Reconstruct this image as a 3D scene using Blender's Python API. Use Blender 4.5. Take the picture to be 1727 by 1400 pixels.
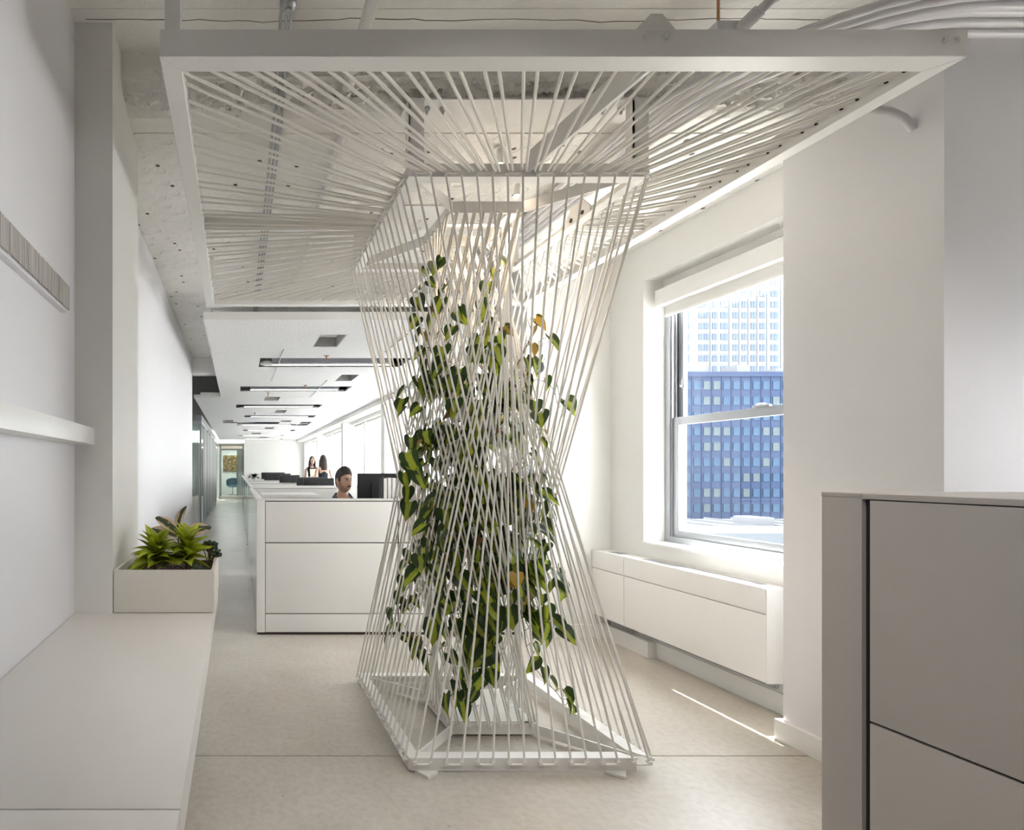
import bpy, bmesh, math, random
from mathutils import Vector, Matrix, Euler, noise as mnoise

for _o in list(bpy.data.objects):
    bpy.data.objects.remove(_o)
SC = bpy.context.scene
COL = SC.collection
PI = math.pi

# ------------------------------------------------------------------ camera
F = 886.0            # focal length in pixels of a 1727 wide frame
EYE = 1.30
cam_d = bpy.data.cameras.new('camera')
cam_d.sensor_fit = 'HORIZONTAL'
cam_d.sensor_width = 36.0
cam_d.lens = 36.0 * F / 1727.0
cam_d.shift_x = (863.5 - 400.0) / 1727.0
cam_d.shift_y = (792.0 - 700.0) / 1727.0
cam_d.clip_start = 0.02
cam_d.clip_end = 1000
cam = bpy.data.objects.new('camera', cam_d)
cam.location = (0, 0, EYE)
cam.rotation_euler = (PI / 2, 0, 0)
COL.objects.link(cam)
SC.camera = cam

# ------------------------------------------------------------------ world, sun, lights, exposure
SC.view_settings.view_transform = 'Standard'
SC.view_settings.look = 'None'
SC.view_settings.gamma = 1.0
SC.view_settings.use_curve_mapping = False
SC.view_settings.exposure = 0.5
SC.cycles.diffuse_bounces = 8
SC.cycles.max_bounces = 14
SC.cycles.transparent_max_bounces = 16

W = bpy.data.worlds.new('sky')
SC.world = W
W.use_nodes = True
wn = W.node_tree
wn.nodes['Background'].inputs[0].default_value = (0.95, 0.97, 1.0, 1)
wn.nodes['Background'].inputs[1].default_value = 13.0

sun_d = bpy.data.lights.new('sun', 'SUN')
sun_d.energy = 28.0
sun_d.angle = math.radians(0.6)
sun_d.color = (1.0, 0.96, 0.90)
sun = bpy.data.objects.new('sun', sun_d)
sun.rotation_euler = Vector((-0.25, -0.25, -1.0)).to_track_quat('-Z', 'Y').to_euler()
sun.location = (20, 25, 60)
COL.objects.link(sun)


def area_light(name, loc, direction, sx, sy, energy=0, color=(1, 1, 1), portal=False):
    d = bpy.data.lights.new(name, 'AREA')
    d.shape = 'RECTANGLE'
    d.size, d.size_y = sx, sy
    d.energy = energy
    d.color = color
    if portal:
        d.cycles.is_portal = True
    o = bpy.data.objects.new(name, d)
    o.location = loc
    o.rotation_euler = Vector(direction).to_track_quat('-Z', 'Y').to_euler()
    COL.objects.link(o)
    return o


# daylight portals in the real window openings (they only guide sampling of the sky)
area_light('portal_bay', (3.2, 3.15, 1.6), (-1, 0, 0), 1.3, 1.7, portal=True)
area_light('portal_far', (3.2, 13.9, 1.68), (-1, 0, 0), 18.6, 1.75, portal=True)
area_light('portal_side', (4.6, 1.4, 1.45), (-1, 0, 0), 0.7, 1.1, portal=True)
# unseen fill spots added behind the camera to brighten the column's front
for tx, ty, te in ((0.62, 0.15, 58), (2.15, 0.15, 58)):
    tl_ = bpy.data.lights.new('front_fill_spot', 'SPOT')
    tl_.energy = te
    tl_.spot_size = math.radians(74)
    tl_.spot_blend = 0.55
    tl_.shadow_soft_size = 0.16
    tl_.color = (1.0, 0.97, 0.93)
    to_ = bpy.data.objects.new('front_fill_spot', tl_)
    to_.location = (tx, ty, 3.04)
    to_.rotation_euler = Vector((0.12 if tx < 1 else -0.25, 0.80, -1)).to_track_quat('-Z', 'Y').to_euler()
    COL.objects.link(to_)
# fill light added to brighten the room at the end of the corridor
area_light('corridor_fill', (-0.3, 26.9, 2.42), (0, 0, -1), 0.8, 0.8, energy=40, color=(1, 0.95, 0.88))
# unseen fill spot added to brighten the counter, planter and pilaster
dl = bpy.data.lights.new('counter_fill_spot', 'SPOT')
dl.energy = 9
dl.spot_size = math.radians(88)
dl.spot_blend = 0.9
dl.shadow_soft_size = 0.12
dl.color = (1.0, 0.93, 0.86)
dlo = bpy.data.objects.new('counter_fill_spot', dl)
dlo.location = (-0.30, 0.75, 3.05)
dlo.rotation_euler = Vector((0.0, 0.30, -1)).to_track_quat('-Z', 'Y').to_euler()
COL.objects.link(dlo)

# ------------------------------------------------------------------ helpers
WM = {}


def P(u, v, d):
    """photograph pixel -> point at depth d (metres along the room)"""
    return Vector(((u - 400.0) * d / F, d, EYE - (v - 792.0) * d / F))


def BM():
    return bmesh.new()


def box(bm, x0, x1, y0, y1, z0, z1, bev=0.0, mat=None):
    r = bmesh.ops.create_cube(bm, size=1.0)
    vs = r['verts']
    m = Matrix.Translation(((x0 + x1) / 2, (y0 + y1) / 2, (z0 + z1) / 2)) @ Matrix.Diagonal((abs(x1 - x0), abs(y1 - y0), abs(z1 - z0), 1))
    if mat is not None:
        m = mat @ m
    bmesh.ops.transform(bm, matrix=m, verts=vs)
    if bev > 0:
        es = list({e for v in vs for e in v.link_edges})
        bmesh.ops.bevel(bm, geom=es, offset=bev, segments=2, profile=0.7, affect='EDGES')
    return vs


def frame_z(d):
    d = Vector(d).normalized()
    return d.to_track_quat('Z', 'Y').to_matrix().to_4x4()


def cyl(bm, a, b, r, r2=None, seg=12, cap=True):
    a, b = Vector(a), Vector(b)
    L = (b - a).length
    if L < 1e-6:
        return
    m = Matrix.Translation((a + b) / 2) @ frame_z(b - a)
    bmesh.ops.create_cone(bm, cap_ends=cap, segments=seg, radius1=r, radius2=r if r2 is None else r2, depth=L, matrix=m)


def ball(bm, c, r, su=12, sv=8, scale=(1, 1, 1), rot=None):
    m = Matrix.Translation(c) @ (rot.to_4x4() if rot else Matrix.Identity(4)) @ Matrix.Diagonal((scale[0], scale[1], scale[2], 1))
    bmesh.ops.create_uvsphere(bm, u_segments=su, v_segments=sv, radius=r, matrix=m)


def tube(bm, pts, r, seg=8, cap=True):
    """sweep a circle along a polyline"""
    pts = [Vector(p) for p in pts]
    n = len(pts)
    rad = r if hasattr(r, '__len__') else [r] * n
    rings = []
    ref = None
    for i, p in enumerate(pts):
        t = (pts[min(i + 1, n - 1)] - pts[max(i - 1, 0)]).normalized()
        if ref is None:
            ref = t.orthogonal().normalized()
        ref = (ref - t * ref.dot(t))
        if ref.length < 1e-5:
            ref = t.orthogonal()
        ref.normalize()
        bi = t.cross(ref)
        rings.append([bm.verts.new(p + (ref * math.cos(2 * PI * k / seg) + bi * math.sin(2 * PI * k / seg)) * rad[i]) for k in range(seg)])
    for a, b in zip(rings[:-1], rings[1:]):
        for k in range(seg):
            bm.faces.new((a[k], a[(k + 1) % seg], b[(k + 1) % seg], b[k]))
    if cap:
        bm.faces.new(list(reversed(rings[0])))
        bm.faces.new(rings[-1])


def lathe(bm, prof, seg=20, c=(0, 0, 0)):
    c = Vector(c)
    rings = []
    for r, z in prof:
        rings.append([bm.verts.new(c + Vector((r * math.cos(2 * PI * k / seg), r * math.sin(2 * PI * k / seg), z))) for k in range(seg)])
    for a, b in zip(rings[:-1], rings[1:]):
        for k in range(seg):
            bm.faces.new((a[k], a[(k + 1) % seg], b[(k + 1) % seg], b[k]))
    return rings


def prism(bm, poly, axis, lo, hi):
    """extrude a polygon (list of 2-tuples) along an axis"""
    def v3(p, t):
        if axis == 'x':
            return (t, p[0], p[1])
        if axis == 'y':
            return (p[0], t, p[1])
        return (p[0], p[1], t)
    a = [bm.verts.new(v3(p, lo)) for p in poly]
    b = [bm.verts.new(v3(p, hi)) for p in poly]
    n = len(poly)
    for i in range(n):
        bm.faces.new((a[i], a[(i + 1) % n], b[(i + 1) % n], b[i]))
    bm.faces.new(list(reversed(a)))
    bm.faces.new(b)


def smooth_by(bm, ang):
    for f in bm.faces:
        f.smooth = True
    for e in bm.edges:
        if len(e.link_faces) == 2:
            if e.calc_face_angle(0) > ang:
                e.smooth = False


def mesh_of(name, bm, mat, smooth=35):
    bmesh.ops.recalc_face_normals(bm, faces=bm.faces)
    if smooth:
        smooth_by(bm, math.radians(smooth))
    me = bpy.data.meshes.new(name)
    bm.to_mesh(me)
    bm.free()
    if mat:
        for mm in (mat if isinstance(mat, (list, tuple)) else [mat]):
            me.materials.append(mm)
    return me


def link(name, me, parent=None, label=None, mw=None):
    """link mesh data; geometry is given in world space unless mw says otherwise"""
    o = bpy.data.objects.new(name, me)
    COL.objects.link(o)
    if mw is not None:
        o.matrix_basis = mw
    if parent:
        o.parent = parent
        o.matrix_parent_inverse = WM.get(parent.name, Matrix.Identity(4)).inverted()
    WM[o.name] = mw if mw is not None else Matrix.Identity(4)
    if label:
        o['label'] = label
    return o


def obj(name, bm, mat, parent=None, label=None, smooth=35, kind=None):
    o = link(name, mesh_of(name, bm, mat, smooth), parent, label)
    if kind:
        o['kind'] = kind
    return o


def tag(o, label=None, cat=None, group=None, kind=None):
    if label:
        o['label'] = label
    if cat:
        o['category'] = cat
    if group:
        o['group'] = group
    if kind:
        o['kind'] = kind
    return o


def thing(name, label, cat, loc, group=None):
    o = bpy.data.objects.new(name, None)
    o.empty_display_size = 0.05
    o.location = loc
    COL.objects.link(o)
    WM[o.name] = Matrix.Translation(loc)
    return tag(o, label, cat, group)


def bxo(name, dims, mat, parent=None, label=None, bev=0.0, kind=None):
    bm = BM()
    box(bm, *dims, bev=bev)
    return obj(name, bm, mat, parent, label, kind=kind)


def struct(name, boxes, mat, label=None, bev=0.0):
    bm = BM()
    for b in boxes:
        box(bm, *b, bev=bev)
    o = obj(name, bm, mat)
    tag(o, label, None, None, 'structure')
    return o


ORD = ['first', 'second', 'third', 'fourth', 'fifth', 'sixth', 'seventh', 'eighth', 'ninth', 'tenth', 'eleventh', 'twelfth']

# ------------------------------------------------------------------ materials
MATS = {}


def nodes(m):
    return m.node_tree.nodes, m.node_tree.links


def mat(name, col, rough=0.5, metal=0.0, var=0.03, scale=6.0, bump=0.0, bscale=80.0, spec=0.5, coat=0.0):
    m = bpy.data.materials.new(name)
    m.use_nodes = True
    N, L = nodes(m)
    b = N['Principled BSDF']
    b.inputs['Roughness'].default_value = rough
    b.inputs['Metallic'].default_value = metal
    b.inputs['Specular IOR Level'].default_value = spec
    if coat:
        b.inputs['Coat Weight'].default_value = coat
    tc = N.new('ShaderNodeTexCoord')
    nz = N.new('ShaderNodeTexNoise')
    nz.inputs['Scale'].default_value = scale
    nz.inputs['Detail'].default_value = 4
    L.new(tc.outputs['Object'], nz.inputs['Vector'])
    mx = N.new('ShaderNodeMix')
    mx.data_type = 'RGBA'
    L.new(nz.outputs['Fac'], mx.inputs['Factor'])
    mx.inputs['A'].default_value = (*[max(0, c * (1 - var)) for c in col], 1)
    mx.inputs['B'].default_value = (*[min(1, c * (1 + var)) for c in col], 1)
    L.new(mx.outputs['Result'], b.inputs['Base Color'])
    if bump:
        n2 = N.new('ShaderNodeTexNoise')
        n2.inputs['Scale'].default_value = bscale
        n2.inputs['Detail'].default_value = 5
        L.new(tc.outputs['Object'], n2.inputs['Vector'])
        bp = N.new('ShaderNodeBump')
        bp.inputs['Strength'].default_value = bump
        bp.inputs['Distance'].default_value = 0.01
        L.new(n2.outputs['Fac'], bp.inputs['Height'])
        L.new(bp.outputs['Normal'], b.inputs['Normal'])
    MATS[name] = m
    return m


def emat(name, col, strength):
    m = bpy.data.materials.new(name)
    m.use_nodes = True
    N, L = nodes(m)
    b = N['Principled BSDF']
    b.inputs['Base Color'].default_value = (*col, 1)
    b.inputs['Emission Color'].default_value = (*col, 1)
    b.inputs['Emission Strength'].default_value = strength
    return m


def glassmat(name, tint=(1, 1, 1), refl=0.08, rough=0.0, frost=0.0):
    m = bpy.data.materials.new(name)
    m.use_nodes = True
    N, L = nodes(m)
    N.remove(N['Principled BSDF'])
    out = N['Material Output']
    tr = N.new('ShaderNodeBsdfTransparent')
    tr.inputs[0].default_value = (*tint, 1)
    gl = N.new('ShaderNodeBsdfGlossy')
    gl.inputs['Roughness'].default_value = rough
    fr = N.new('ShaderNodeFresnel')
    fr.inputs['IOR'].default_value = 1.45
    ml = N.new('ShaderNodeMath')
    ml.operation = 'MULTIPLY'
    ml.inputs[1].default_value = refl / 0.04
    ml.use_clamp = True
    L.new(fr.outputs[0], ml.inputs[0])
    ge = N.new('ShaderNodeNewGeometry')
    inv = N.new('ShaderNodeMath')          # only the outer skin of the thin pane reflects
    inv.operation = 'SUBTRACT'
    inv.inputs[0].default_value = 1.0
    L.new(ge.outputs['Backfacing'], inv.inputs[1])
    m0 = N.new('ShaderNodeMath')
    m0.operation = 'MULTIPLY'
    L.new(ml.outputs[0], m0.inputs[0])
    L.new(inv.outputs[0], m0.inputs[1])
    ms = N.new('ShaderNodeMixShader')
    L.new(m0.outputs[0], ms.inputs[0])
    src = tr
    if frost:
        df = N.new('ShaderNodeBsdfDiffuse')
        df.inputs[0].default_value = (*[min(1, t * 0.8) for t in tint], 1)
        m2 = N.new('ShaderNodeMixShader')
        m2.inputs[0].default_value = frost
        L.new(tr.outputs[0], m2.inputs[1])
        L.new(df.outputs[0], m2.inputs[2])
        src = m2
    L.new(src.outputs[0], ms.inputs[1])
    L.new(gl.outputs[0], ms.inputs[2])
    L.new(ms.outputs[0], out.inputs['Surface'])
    return m


def ramp(N, stops):
    r = N.new('ShaderNodeValToRGB')
    el = r.color_ramp.elements
    while len(el) < len(stops):
        el.new(0.5)
    for e, (p, c) in zip(el, stops):
        e.position = p
        e.color = (*c, 1)
    return r


PAINT = mat('wall_paint', (0.79, 0.782, 0.757), 0.55, var=0.012, scale=3, bump=0.04, bscale=140)
PAINT_COOL = mat('wall_paint_cool', (0.77, 0.757, 0.772), 0.5, var=0.012, scale=3, bump=0.04, bscale=140)
TRIM = mat('trim_enamel', (0.83, 0.82, 0.80), 0.32, var=0.012, bump=0.02, bscale=90)
METAL_W = mat('white_powder_coat', (0.80, 0.785, 0.76), 0.38, var=0.015, bump=0.015, bscale=220)
LAM = mat('white_laminate', (0.78, 0.77, 0.745), 0.33, var=0.01, scale=2)
LAM_COUNTER = mat('counter_laminate', (0.74, 0.715, 0.685), 0.28, var=0.012, scale=2)
PLANTER = mat('planter_laminate', (0.75, 0.715, 0.65), 0.42, var=0.02, scale=5)
GREY_PANEL = mat('grey_panel', (0.47, 0.445, 0.43), 0.48, var=0.02, scale=30, bump=0.03, bscale=400)
DARK = mat('dark_reveal', (0.02, 0.02, 0.024), 0.6)
PLINTH = mat('dark_plinth', (0.03, 0.018, 0.014), 0.5)
BLACK = mat('black_plastic', (0.016, 0.017, 0.019), 0.42, bump=0.03, bscale=300)
ALU = mat('grey_aluminium', (0.42, 0.44, 0.46), 0.35, 0.7, var=0.03)
STEEL = mat('zinc_steel', (0.45, 0.46, 0.48), 0.35, 0.9)
CHROME = mat('chrome', (0.7, 0.72, 0.74), 0.15, 1.0)
PIPE = mat('painted_pipe', (0.78, 0.765, 0.74), 0.35, var=0.03, bump=0.03, bscale=40)
PIPE_COOL = mat('painted_conduit', (0.70, 0.69, 0.70), 0.35, var=0.04, bump=0.03, bscale=40)
POT = mat('white_pot', (0.74, 0.73, 0.715), 0.4, var=0.02)
SOIL = mat('potting_soil', (0.035, 0.024, 0.017), 0.95, var=0.4, scale=60, bump=0.5, bscale=120)
STEM = mat('vine_stem', (0.11, 0.075, 0.035), 0.6, var=0.35, scale=30)
COPPER = mat('copper', (0.42, 0.22, 0.10), 0.4, 0.8)
SKIN = mat('skin', (0.56, 0.33, 0.235), 0.5, var=0.06, scale=25)
SKIN_F = mat('skin_fair', (0.66, 0.43, 0.34), 0.5, var=0.05, scale=25)
HAIR = mat('dark_hair', (0.018, 0.013, 0.011), 0.45, var=0.3, scale=120, bump=0.4, bscale=160)
HAIR_B = mat('brown_hair', (0.03, 0.016, 0.011), 0.45, var=0.3, scale=120, bump=0.4, bscale=160)
DENIM = mat('blue_shirt_cloth', (0.10, 0.165, 0.215), 0.85, var=0.12, scale=60, bump=0.1, bscale=300)
NAVY = mat('navy_cloth', (0.012, 0.014, 0.028), 0.8, var=0.2, scale=60)
JEANS = mat('dark_trouser_cloth', (0.03, 0.035, 0.05), 0.85, var=0.2)
PAPER = mat('paper', (0.80, 0.77, 0.66), 0.7)
PAPER_W = mat('folder_white', (0.74, 0.73, 0.70), 0.6)
TEAL = mat('teal_upholstery', (0.05, 0.16, 0.24), 0.8, var=0.1, scale=80)
LAMP_GREY = mat('lamp_housing', (0.30, 0.30, 0.33), 0.5)
VOID = mat('ceiling_void', (0.17, 0.16, 0.15), 0.8, var=0.25, scale=4)
GLASS = glassmat('window_glass', (0.97, 0.99, 1.0), 0.05)
GLASS_P = glassmat('partition_glass', (0.80, 0.90, 0.90), 0.09, 0.0, 0.10)
GLASS_F = glassmat('frosted_glass', (0.72, 0.82, 0.82), 0.05, 0.1, 0.55)
ACRYL = glassmat('smoked_side_panel', (0.55, 0.55, 0.56), 0.10, 0.05, 0.7)
LED = emat('led_strip', (1.0, 0.95, 0.88), 3.5)
HATCHM = mat('hatch_interior', (0.42, 0.41, 0.39), 0.7, var=0.15)
BULB = emat('spot_lens', (1.0, 0.80, 0.55), 40.0)


def rope_mat():
    m = mat('cotton_rope', (0.86, 0.83, 0.775), 0.85, var=0.06, scale=40)
    N, L = nodes(m)
    b = N['Principled BSDF']
    uv = N.new('ShaderNodeUVMap')
    wv = N.new('ShaderNodeTexWave')
    wv.bands_direction = 'DIAGONAL'
    wv.inputs['Scale'].default_value = 1.0
    L.new(uv.outputs[0], wv.inputs['Vector'])
    bp = N.new('ShaderNodeBump')
    bp.inputs['Strength'].default_value = 0.5
    bp.inputs['Distance'].default_value = 0.002
    L.new(wv.outputs['Fac'], bp.inputs['Height'])
    L.new(bp.outputs['Normal'], b.inputs['Normal'])
    return m


ROPE = rope_mat()


def floor_mat():
    m = bpy.data.materials.new('polished_concrete')
    m.use_nodes = True
    N, L = nodes(m)
    b = N['Principled BSDF']
    tc = N.new('ShaderNodeTexCoord')
    mpg = N.new('ShaderNodeMapping')
    mpg.inputs['Location'].default_value = (3.3, 1.7, 0.37)
    L.new(tc.outputs['Object'], mpg.inputs[0])
    n1 = N.new('ShaderNodeTexNoise')
    n1.inputs['Scale'].default_value = 1.7
    n1.inputs['Detail'].default_value = 6
    n1.inputs['Roughness'].default_value = 0.6
    L.new(mpg.outputs[0], n1.inputs['Vector'])
    r1 = ramp(N, [(0.32, (0.47, 0.43, 0.375)), (0.5, (0.53, 0.493, 0.438)), (0.70, (0.585, 0.55, 0.495))])
    L.new(n1.outputs['Fac'], r1.inputs[0])
    n2 = N.new('ShaderNodeTexNoise')
    n2.inputs['Scale'].default_value = 35
    n2.inputs['Detail'].default_value = 6
    L.new(mpg.outputs[0], n2.inputs['Vector'])
    mx = N.new('ShaderNodeMix')
    mx.data_type = 'RGBA'
    mx.blend_type = 'MULTIPLY'
    mx.inputs['Factor'].default_value = 0.5
    r2 = ramp(N, [(0.3, (0.74, 0.72, 0.69)), (0.6, (1, 1, 1))])
    L.new(n2.outputs['Fac'], r2.inputs[0])
    L.new(r1.outputs[0], mx.inputs['A'])
    L.new(r2.outputs[0], mx.inputs['B'])
    # sparse dark specks and scratches
    vo = N.new('ShaderNodeTexVoronoi')
    vo.inputs['Scale'].default_value = 7
    L.new(mpg.outputs[0], vo.inputs['Vector'])
    r3 = ramp(N, [(0.0, (0.35, 0.30, 0.25)), (0.035, (0.6, 0.56, 0.5)), (0.06, (1, 1, 1))])
    L.new(vo.outputs['Distance'], r3.inputs[0])
    m2 = N.new('ShaderNodeMix')
    m2.data_type = 'RGBA'
    m2.blend_type = 'MULTIPLY'
    m2.inputs['Factor'].default_value = 0.6
    L.new(mx.outputs['Result'], m2.inputs['A'])
    L.new(r3.outputs[0], m2.inputs['B'])
    L.new(m2.outputs['Result'], b.inputs['Base Color'])
    rr = N.new('ShaderNodeMapRange')
    rr.inputs['To Min'].default_value = 0.22
    rr.inputs['To Max'].default_value = 0.36
    L.new(n1.outputs['Fac'], rr.inputs[0])
    b.inputs['Roughness'].default_value = 0.28
    bp = N.new('ShaderNodeBump')
    bp.inputs['Strength'].default_value = 0.06
    bp.inputs['Distance'].default_value = 0.01
    n3 = N.new('ShaderNodeTexNoise')
    n3.inputs['Scale'].default_value = 14
    n3.inputs['Detail'].default_value = 6
    L.new(mpg.outputs[0], n3.inputs['Vector'])
    L.new(n3.outputs['Fac'], bp.inputs['Height'])
    L.new(bp.outputs['Normal'], b.inputs['Normal'])
    return m


FLOOR = floor_mat()


def concrete_ceiling(name, holes=True, rough_amt=0.5, crevice_shade=False):
    m = bpy.data.materials.new(name)
    m.use_nodes = True
    N, L = nodes(m)
    b = N['Principled BSDF']
    b.inputs['Roughness'].default_value = 0.7
    tc = N.new('ShaderNodeTexCoord')
    n1 = N.new('ShaderNodeTexNoise')
    n1.inputs['Scale'].default_value = 2.5
    n1.inputs['Detail'].default_value = 7
    L.new(tc.outputs['Object'], n1.inputs['Vector'])
    r1 = ramp(N, [(0.3, (0.78, 0.765, 0.725)), (0.7, (0.87, 0.855, 0.82))])
    L.new(n1.outputs['Fac'], r1.inputs[0])
    col = r1.outputs[0]
    if holes:
        vo = N.new('ShaderNodeTexVoronoi')
        vo.voronoi_dimensions = '2D'
        vo.inputs['Scale'].default_value = 3.4
        L.new(tc.outputs['Object'], vo.inputs['Vector'])
        r2 = ramp(N, [(0.0, (0.10, 0.08, 0.06)), (0.032, (0.14, 0.11, 0.09)), (0.05, (1, 1, 1))])
        L.new(vo.outputs['Distance'], r2.inputs[0])
        mx = N.new('ShaderNodeMix')
        mx.data_type = 'RGBA'
        mx.blend_type = 'MULTIPLY'
        mx.inputs['Factor'].default_value = 1.0
        L.new(col, mx.inputs['A'])
        L.new(r2.outputs[0], mx.inputs['B'])
        # rusty chips
        n4 = N.new('ShaderNodeTexNoise')
        n4.inputs['Scale'].default_value = 5.5
        n4.inputs['Detail'].default_value = 9
        n4.inputs['Roughness'].default_value = 0.75
        L.new(tc.outputs['Object'], n4.inputs['Vector'])
        r4 = ramp(N, [(0.0, (1, 1, 1)), (0.70, (1, 1, 1)), (0.735, (0.42, 0.33, 0.26))])
        L.new(n4.outputs['Fac'], r4.inputs[0])
        m3 = N.new('ShaderNodeMix')
        m3.data_type = 'RGBA'
        m3.blend_type = 'MULTIPLY'
        m3.inputs['Factor'].default_value = 1.0
        L.new(mx.outputs['Result'], m3.inputs['A'])
        L.new(r4.outputs[0], m3.inputs['B'])
        col = m3.outputs['Result']
    L.new(col, b.inputs['Base Color'])
    n3 = N.new('ShaderNodeTexNoise')
    n3.inputs['Scale'].default_value = 16
    n3.inputs['Detail'].default_value = 8
    L.new(tc.outputs['Object'], n3.inputs['Vector'])
    bp = N.new('ShaderNodeBump')
    bp.inputs['Strength'].default_value = rough_amt
    bp.inputs['Distance'].default_value = 0.02
    hgt = n3.outputs['Fac']
    if holes:      # blisters and knocked out plugs in the soffit
        v2 = N.new('ShaderNodeTexVoronoi')
        v2.voronoi_dimensions = '2D'
        v2.inputs['Scale'].default_value = 7.0
        L.new(tc.outputs['Object'], v2.inputs['Vector'])
        r5 = ramp(N, [(0.0, (0.2, 0.2, 0.2)), (0.17, (0.45, 0.45, 0.45)), (0.24, (1, 1, 1))])
        L.new(v2.outputs['Distance'], r5.inputs[0])
        am = N.new('ShaderNodeMath')
        am.operation = 'MULTIPLY_ADD'
        L.new(r5.outputs[0], am.inputs[0])
        am.inputs[1].default_value = 0.6
        L.new(n3.outputs['Fac'], am.inputs[2])
        hgt = am.outputs[0]
    L.new(hgt, bp.inputs['Height'])
    L.new(bp.outputs['Normal'], b.inputs['Normal'])
    if crevice_shade:       # crevice shade of the broken edge, painted into the colour
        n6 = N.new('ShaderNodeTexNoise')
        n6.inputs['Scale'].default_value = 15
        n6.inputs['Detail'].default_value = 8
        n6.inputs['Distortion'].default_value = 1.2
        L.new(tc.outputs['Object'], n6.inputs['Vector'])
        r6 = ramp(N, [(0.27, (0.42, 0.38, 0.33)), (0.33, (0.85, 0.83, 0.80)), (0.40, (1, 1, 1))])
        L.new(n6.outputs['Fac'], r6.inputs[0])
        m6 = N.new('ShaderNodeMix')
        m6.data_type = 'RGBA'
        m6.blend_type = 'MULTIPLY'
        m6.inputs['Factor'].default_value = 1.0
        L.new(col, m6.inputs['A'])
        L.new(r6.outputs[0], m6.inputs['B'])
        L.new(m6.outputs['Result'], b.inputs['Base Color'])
    return m


CEIL = concrete_ceiling('painted_concrete', True, 0.8)
CEIL_PLAIN = concrete_ceiling('painted_concrete_plain', False, 0.4)
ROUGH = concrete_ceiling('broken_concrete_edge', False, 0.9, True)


def acoustic_mat():
    m = mat('wood_wool_board', (0.78, 0.775, 0.77), 0.85, var=0.10, scale=48, bump=0.9, bscale=50)
    return m


ACOU = acoustic_mat()


def leaf_mat(name, dark, lime, width, wob, trans=0.35, edge_noise=5.0):
    """variegated leaf: a pale streak along the midrib of a darker blade (colour of the leaf itself)"""
    m = bpy.data.materials.new(name)
    m.use_nodes = True
    N, L = nodes(m)
    b = N['Principled BSDF']
    out = N['Material Output']
    b.inputs['Roughness'].default_value = 0.38
    uv = N.new('ShaderNodeUVMap')
    sp = N.new('ShaderNodeSeparateXYZ')
    L.new(uv.outputs[0], sp.inputs[0])
    oi = N.new('ShaderNodeObjectInfo')
    # noise per leaf
    ad = N.new('ShaderNodeVectorMath')
    ad.operation = 'ADD'
    L.new(uv.outputs[0], ad.inputs[0])
    cmb = N.new('ShaderNodeCombineXYZ')
    mlr = N.new('ShaderNodeMath')
    mlr.operation = 'MULTIPLY'
    mlr.inputs[1].default_value = 97.0
    L.new(oi.outputs['Random'], mlr.inputs[0])
    L.new(mlr.outputs[0], cmb.inputs[2])
    L.new(cmb.outputs[0], ad.inputs[1])
    nz = N.new('ShaderNodeTexNoise')
    nz.inputs['Scale'].default_value = edge_noise
    nz.inputs['Detail'].default_value = 3
    L.new(ad.outputs[0], nz.inputs['Vector'])
    # |u-.5| + wob*(noise-.5) < width
    s1 = N.new('ShaderNodeMath')
    s1.operation = 'SUBTRACT'
    L.new(sp.outputs[0], s1.inputs[0])
    s1.inputs[1].default_value = 0.5
    ab = N.new('ShaderNodeMath')
    ab.operation = 'ABSOLUTE'
    L.new(s1.outputs[0], ab.inputs[0])
    s2 = N.new('ShaderNodeMath')
    s2.operation = 'SUBTRACT'
    L.new(nz.outputs['Fac'], s2.inputs[0])
    s2.inputs[1].default_value = 0.5
    mm = N.new('ShaderNodeMath')
    mm.operation = 'MULTIPLY_ADD'
    L.new(s2.outputs[0], mm.inputs[0])
    mm.inputs[1].default_value = wob
    L.new(ab.outputs[0], mm.inputs[2])
    # width varies per leaf
    mw = N.new('ShaderNodeMath')
    mw.operation = 'MULTIPLY_ADD'
    L.new(oi.outputs['Random'], mw.inputs[0])
    mw.inputs[1].default_value = -width * 0.9
    L.new(mm.outputs[0], mw.inputs[2])
    r = ramp(N, [(0.0, lime), (width, lime), (width + 0.05, dark)])
    L.new(mw.outputs[0], r.inputs[0])
    hs = N.new('ShaderNodeHueSaturation')
    mr = N.new('ShaderNodeMapRange')
    mr.inputs['To Min'].default_value = 0.7
    mr.inputs['To Max'].default_value = 1.25
    L.new(oi.outputs['Random'], mr.inputs[0])
    L.new(mr.outputs[0], hs.inputs['Value'])
    L.new(r.outputs[0], hs.inputs['Color'])
    L.new(hs.outputs[0], b.inputs['Base Color'])
    tl = N.new('ShaderNodeBsdfTranslucent')
    L.new(hs.outputs[0], tl.inputs[0])
    ms = N.new('ShaderNodeMixShader')
    ms.inputs[0].default_value = trans
    L.new(b.outputs[0], ms.inputs[1])
    L.new(tl.outputs[0], ms.inputs[2])
    L.new(ms.outputs[0], out.inputs['Surface'])
    return m


LEAF = leaf_mat('heart_leaf', (0.030, 0.062, 0.013), (0.34, 0.40, 0.035), 0.085, 0.30, 0.35, 2.2)
LEAF_Y = leaf_mat('yellow_leaf', (0.09, 0.075, 0.014), (0.42, 0.27, 0.04), 0.22, 0.6)
LEAF_BR = mat('dry_leaf', (0.17, 0.085, 0.03), 0.7, var=0.3, scale=60)
LIME = leaf_mat('lime_leaf', (0.34, 0.41, 0.022), (0.50, 0.56, 0.05), 0.05, 0.3, 0.35)
RUBBER = leaf_mat('variegated_leaf', (0.60, 0.48, 0.35), (0.055, 0.075, 0.035), 0.10, 0.5, 0.15)
SUCC = mat('dark_succulent', (0.022, 0.045, 0.018), 0.4, var=0.4, scale=90)
SUCC_R = mat('reddish_succulent', (0.05, 0.03, 0.028), 0.4, var=0.4, scale=90)


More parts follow.
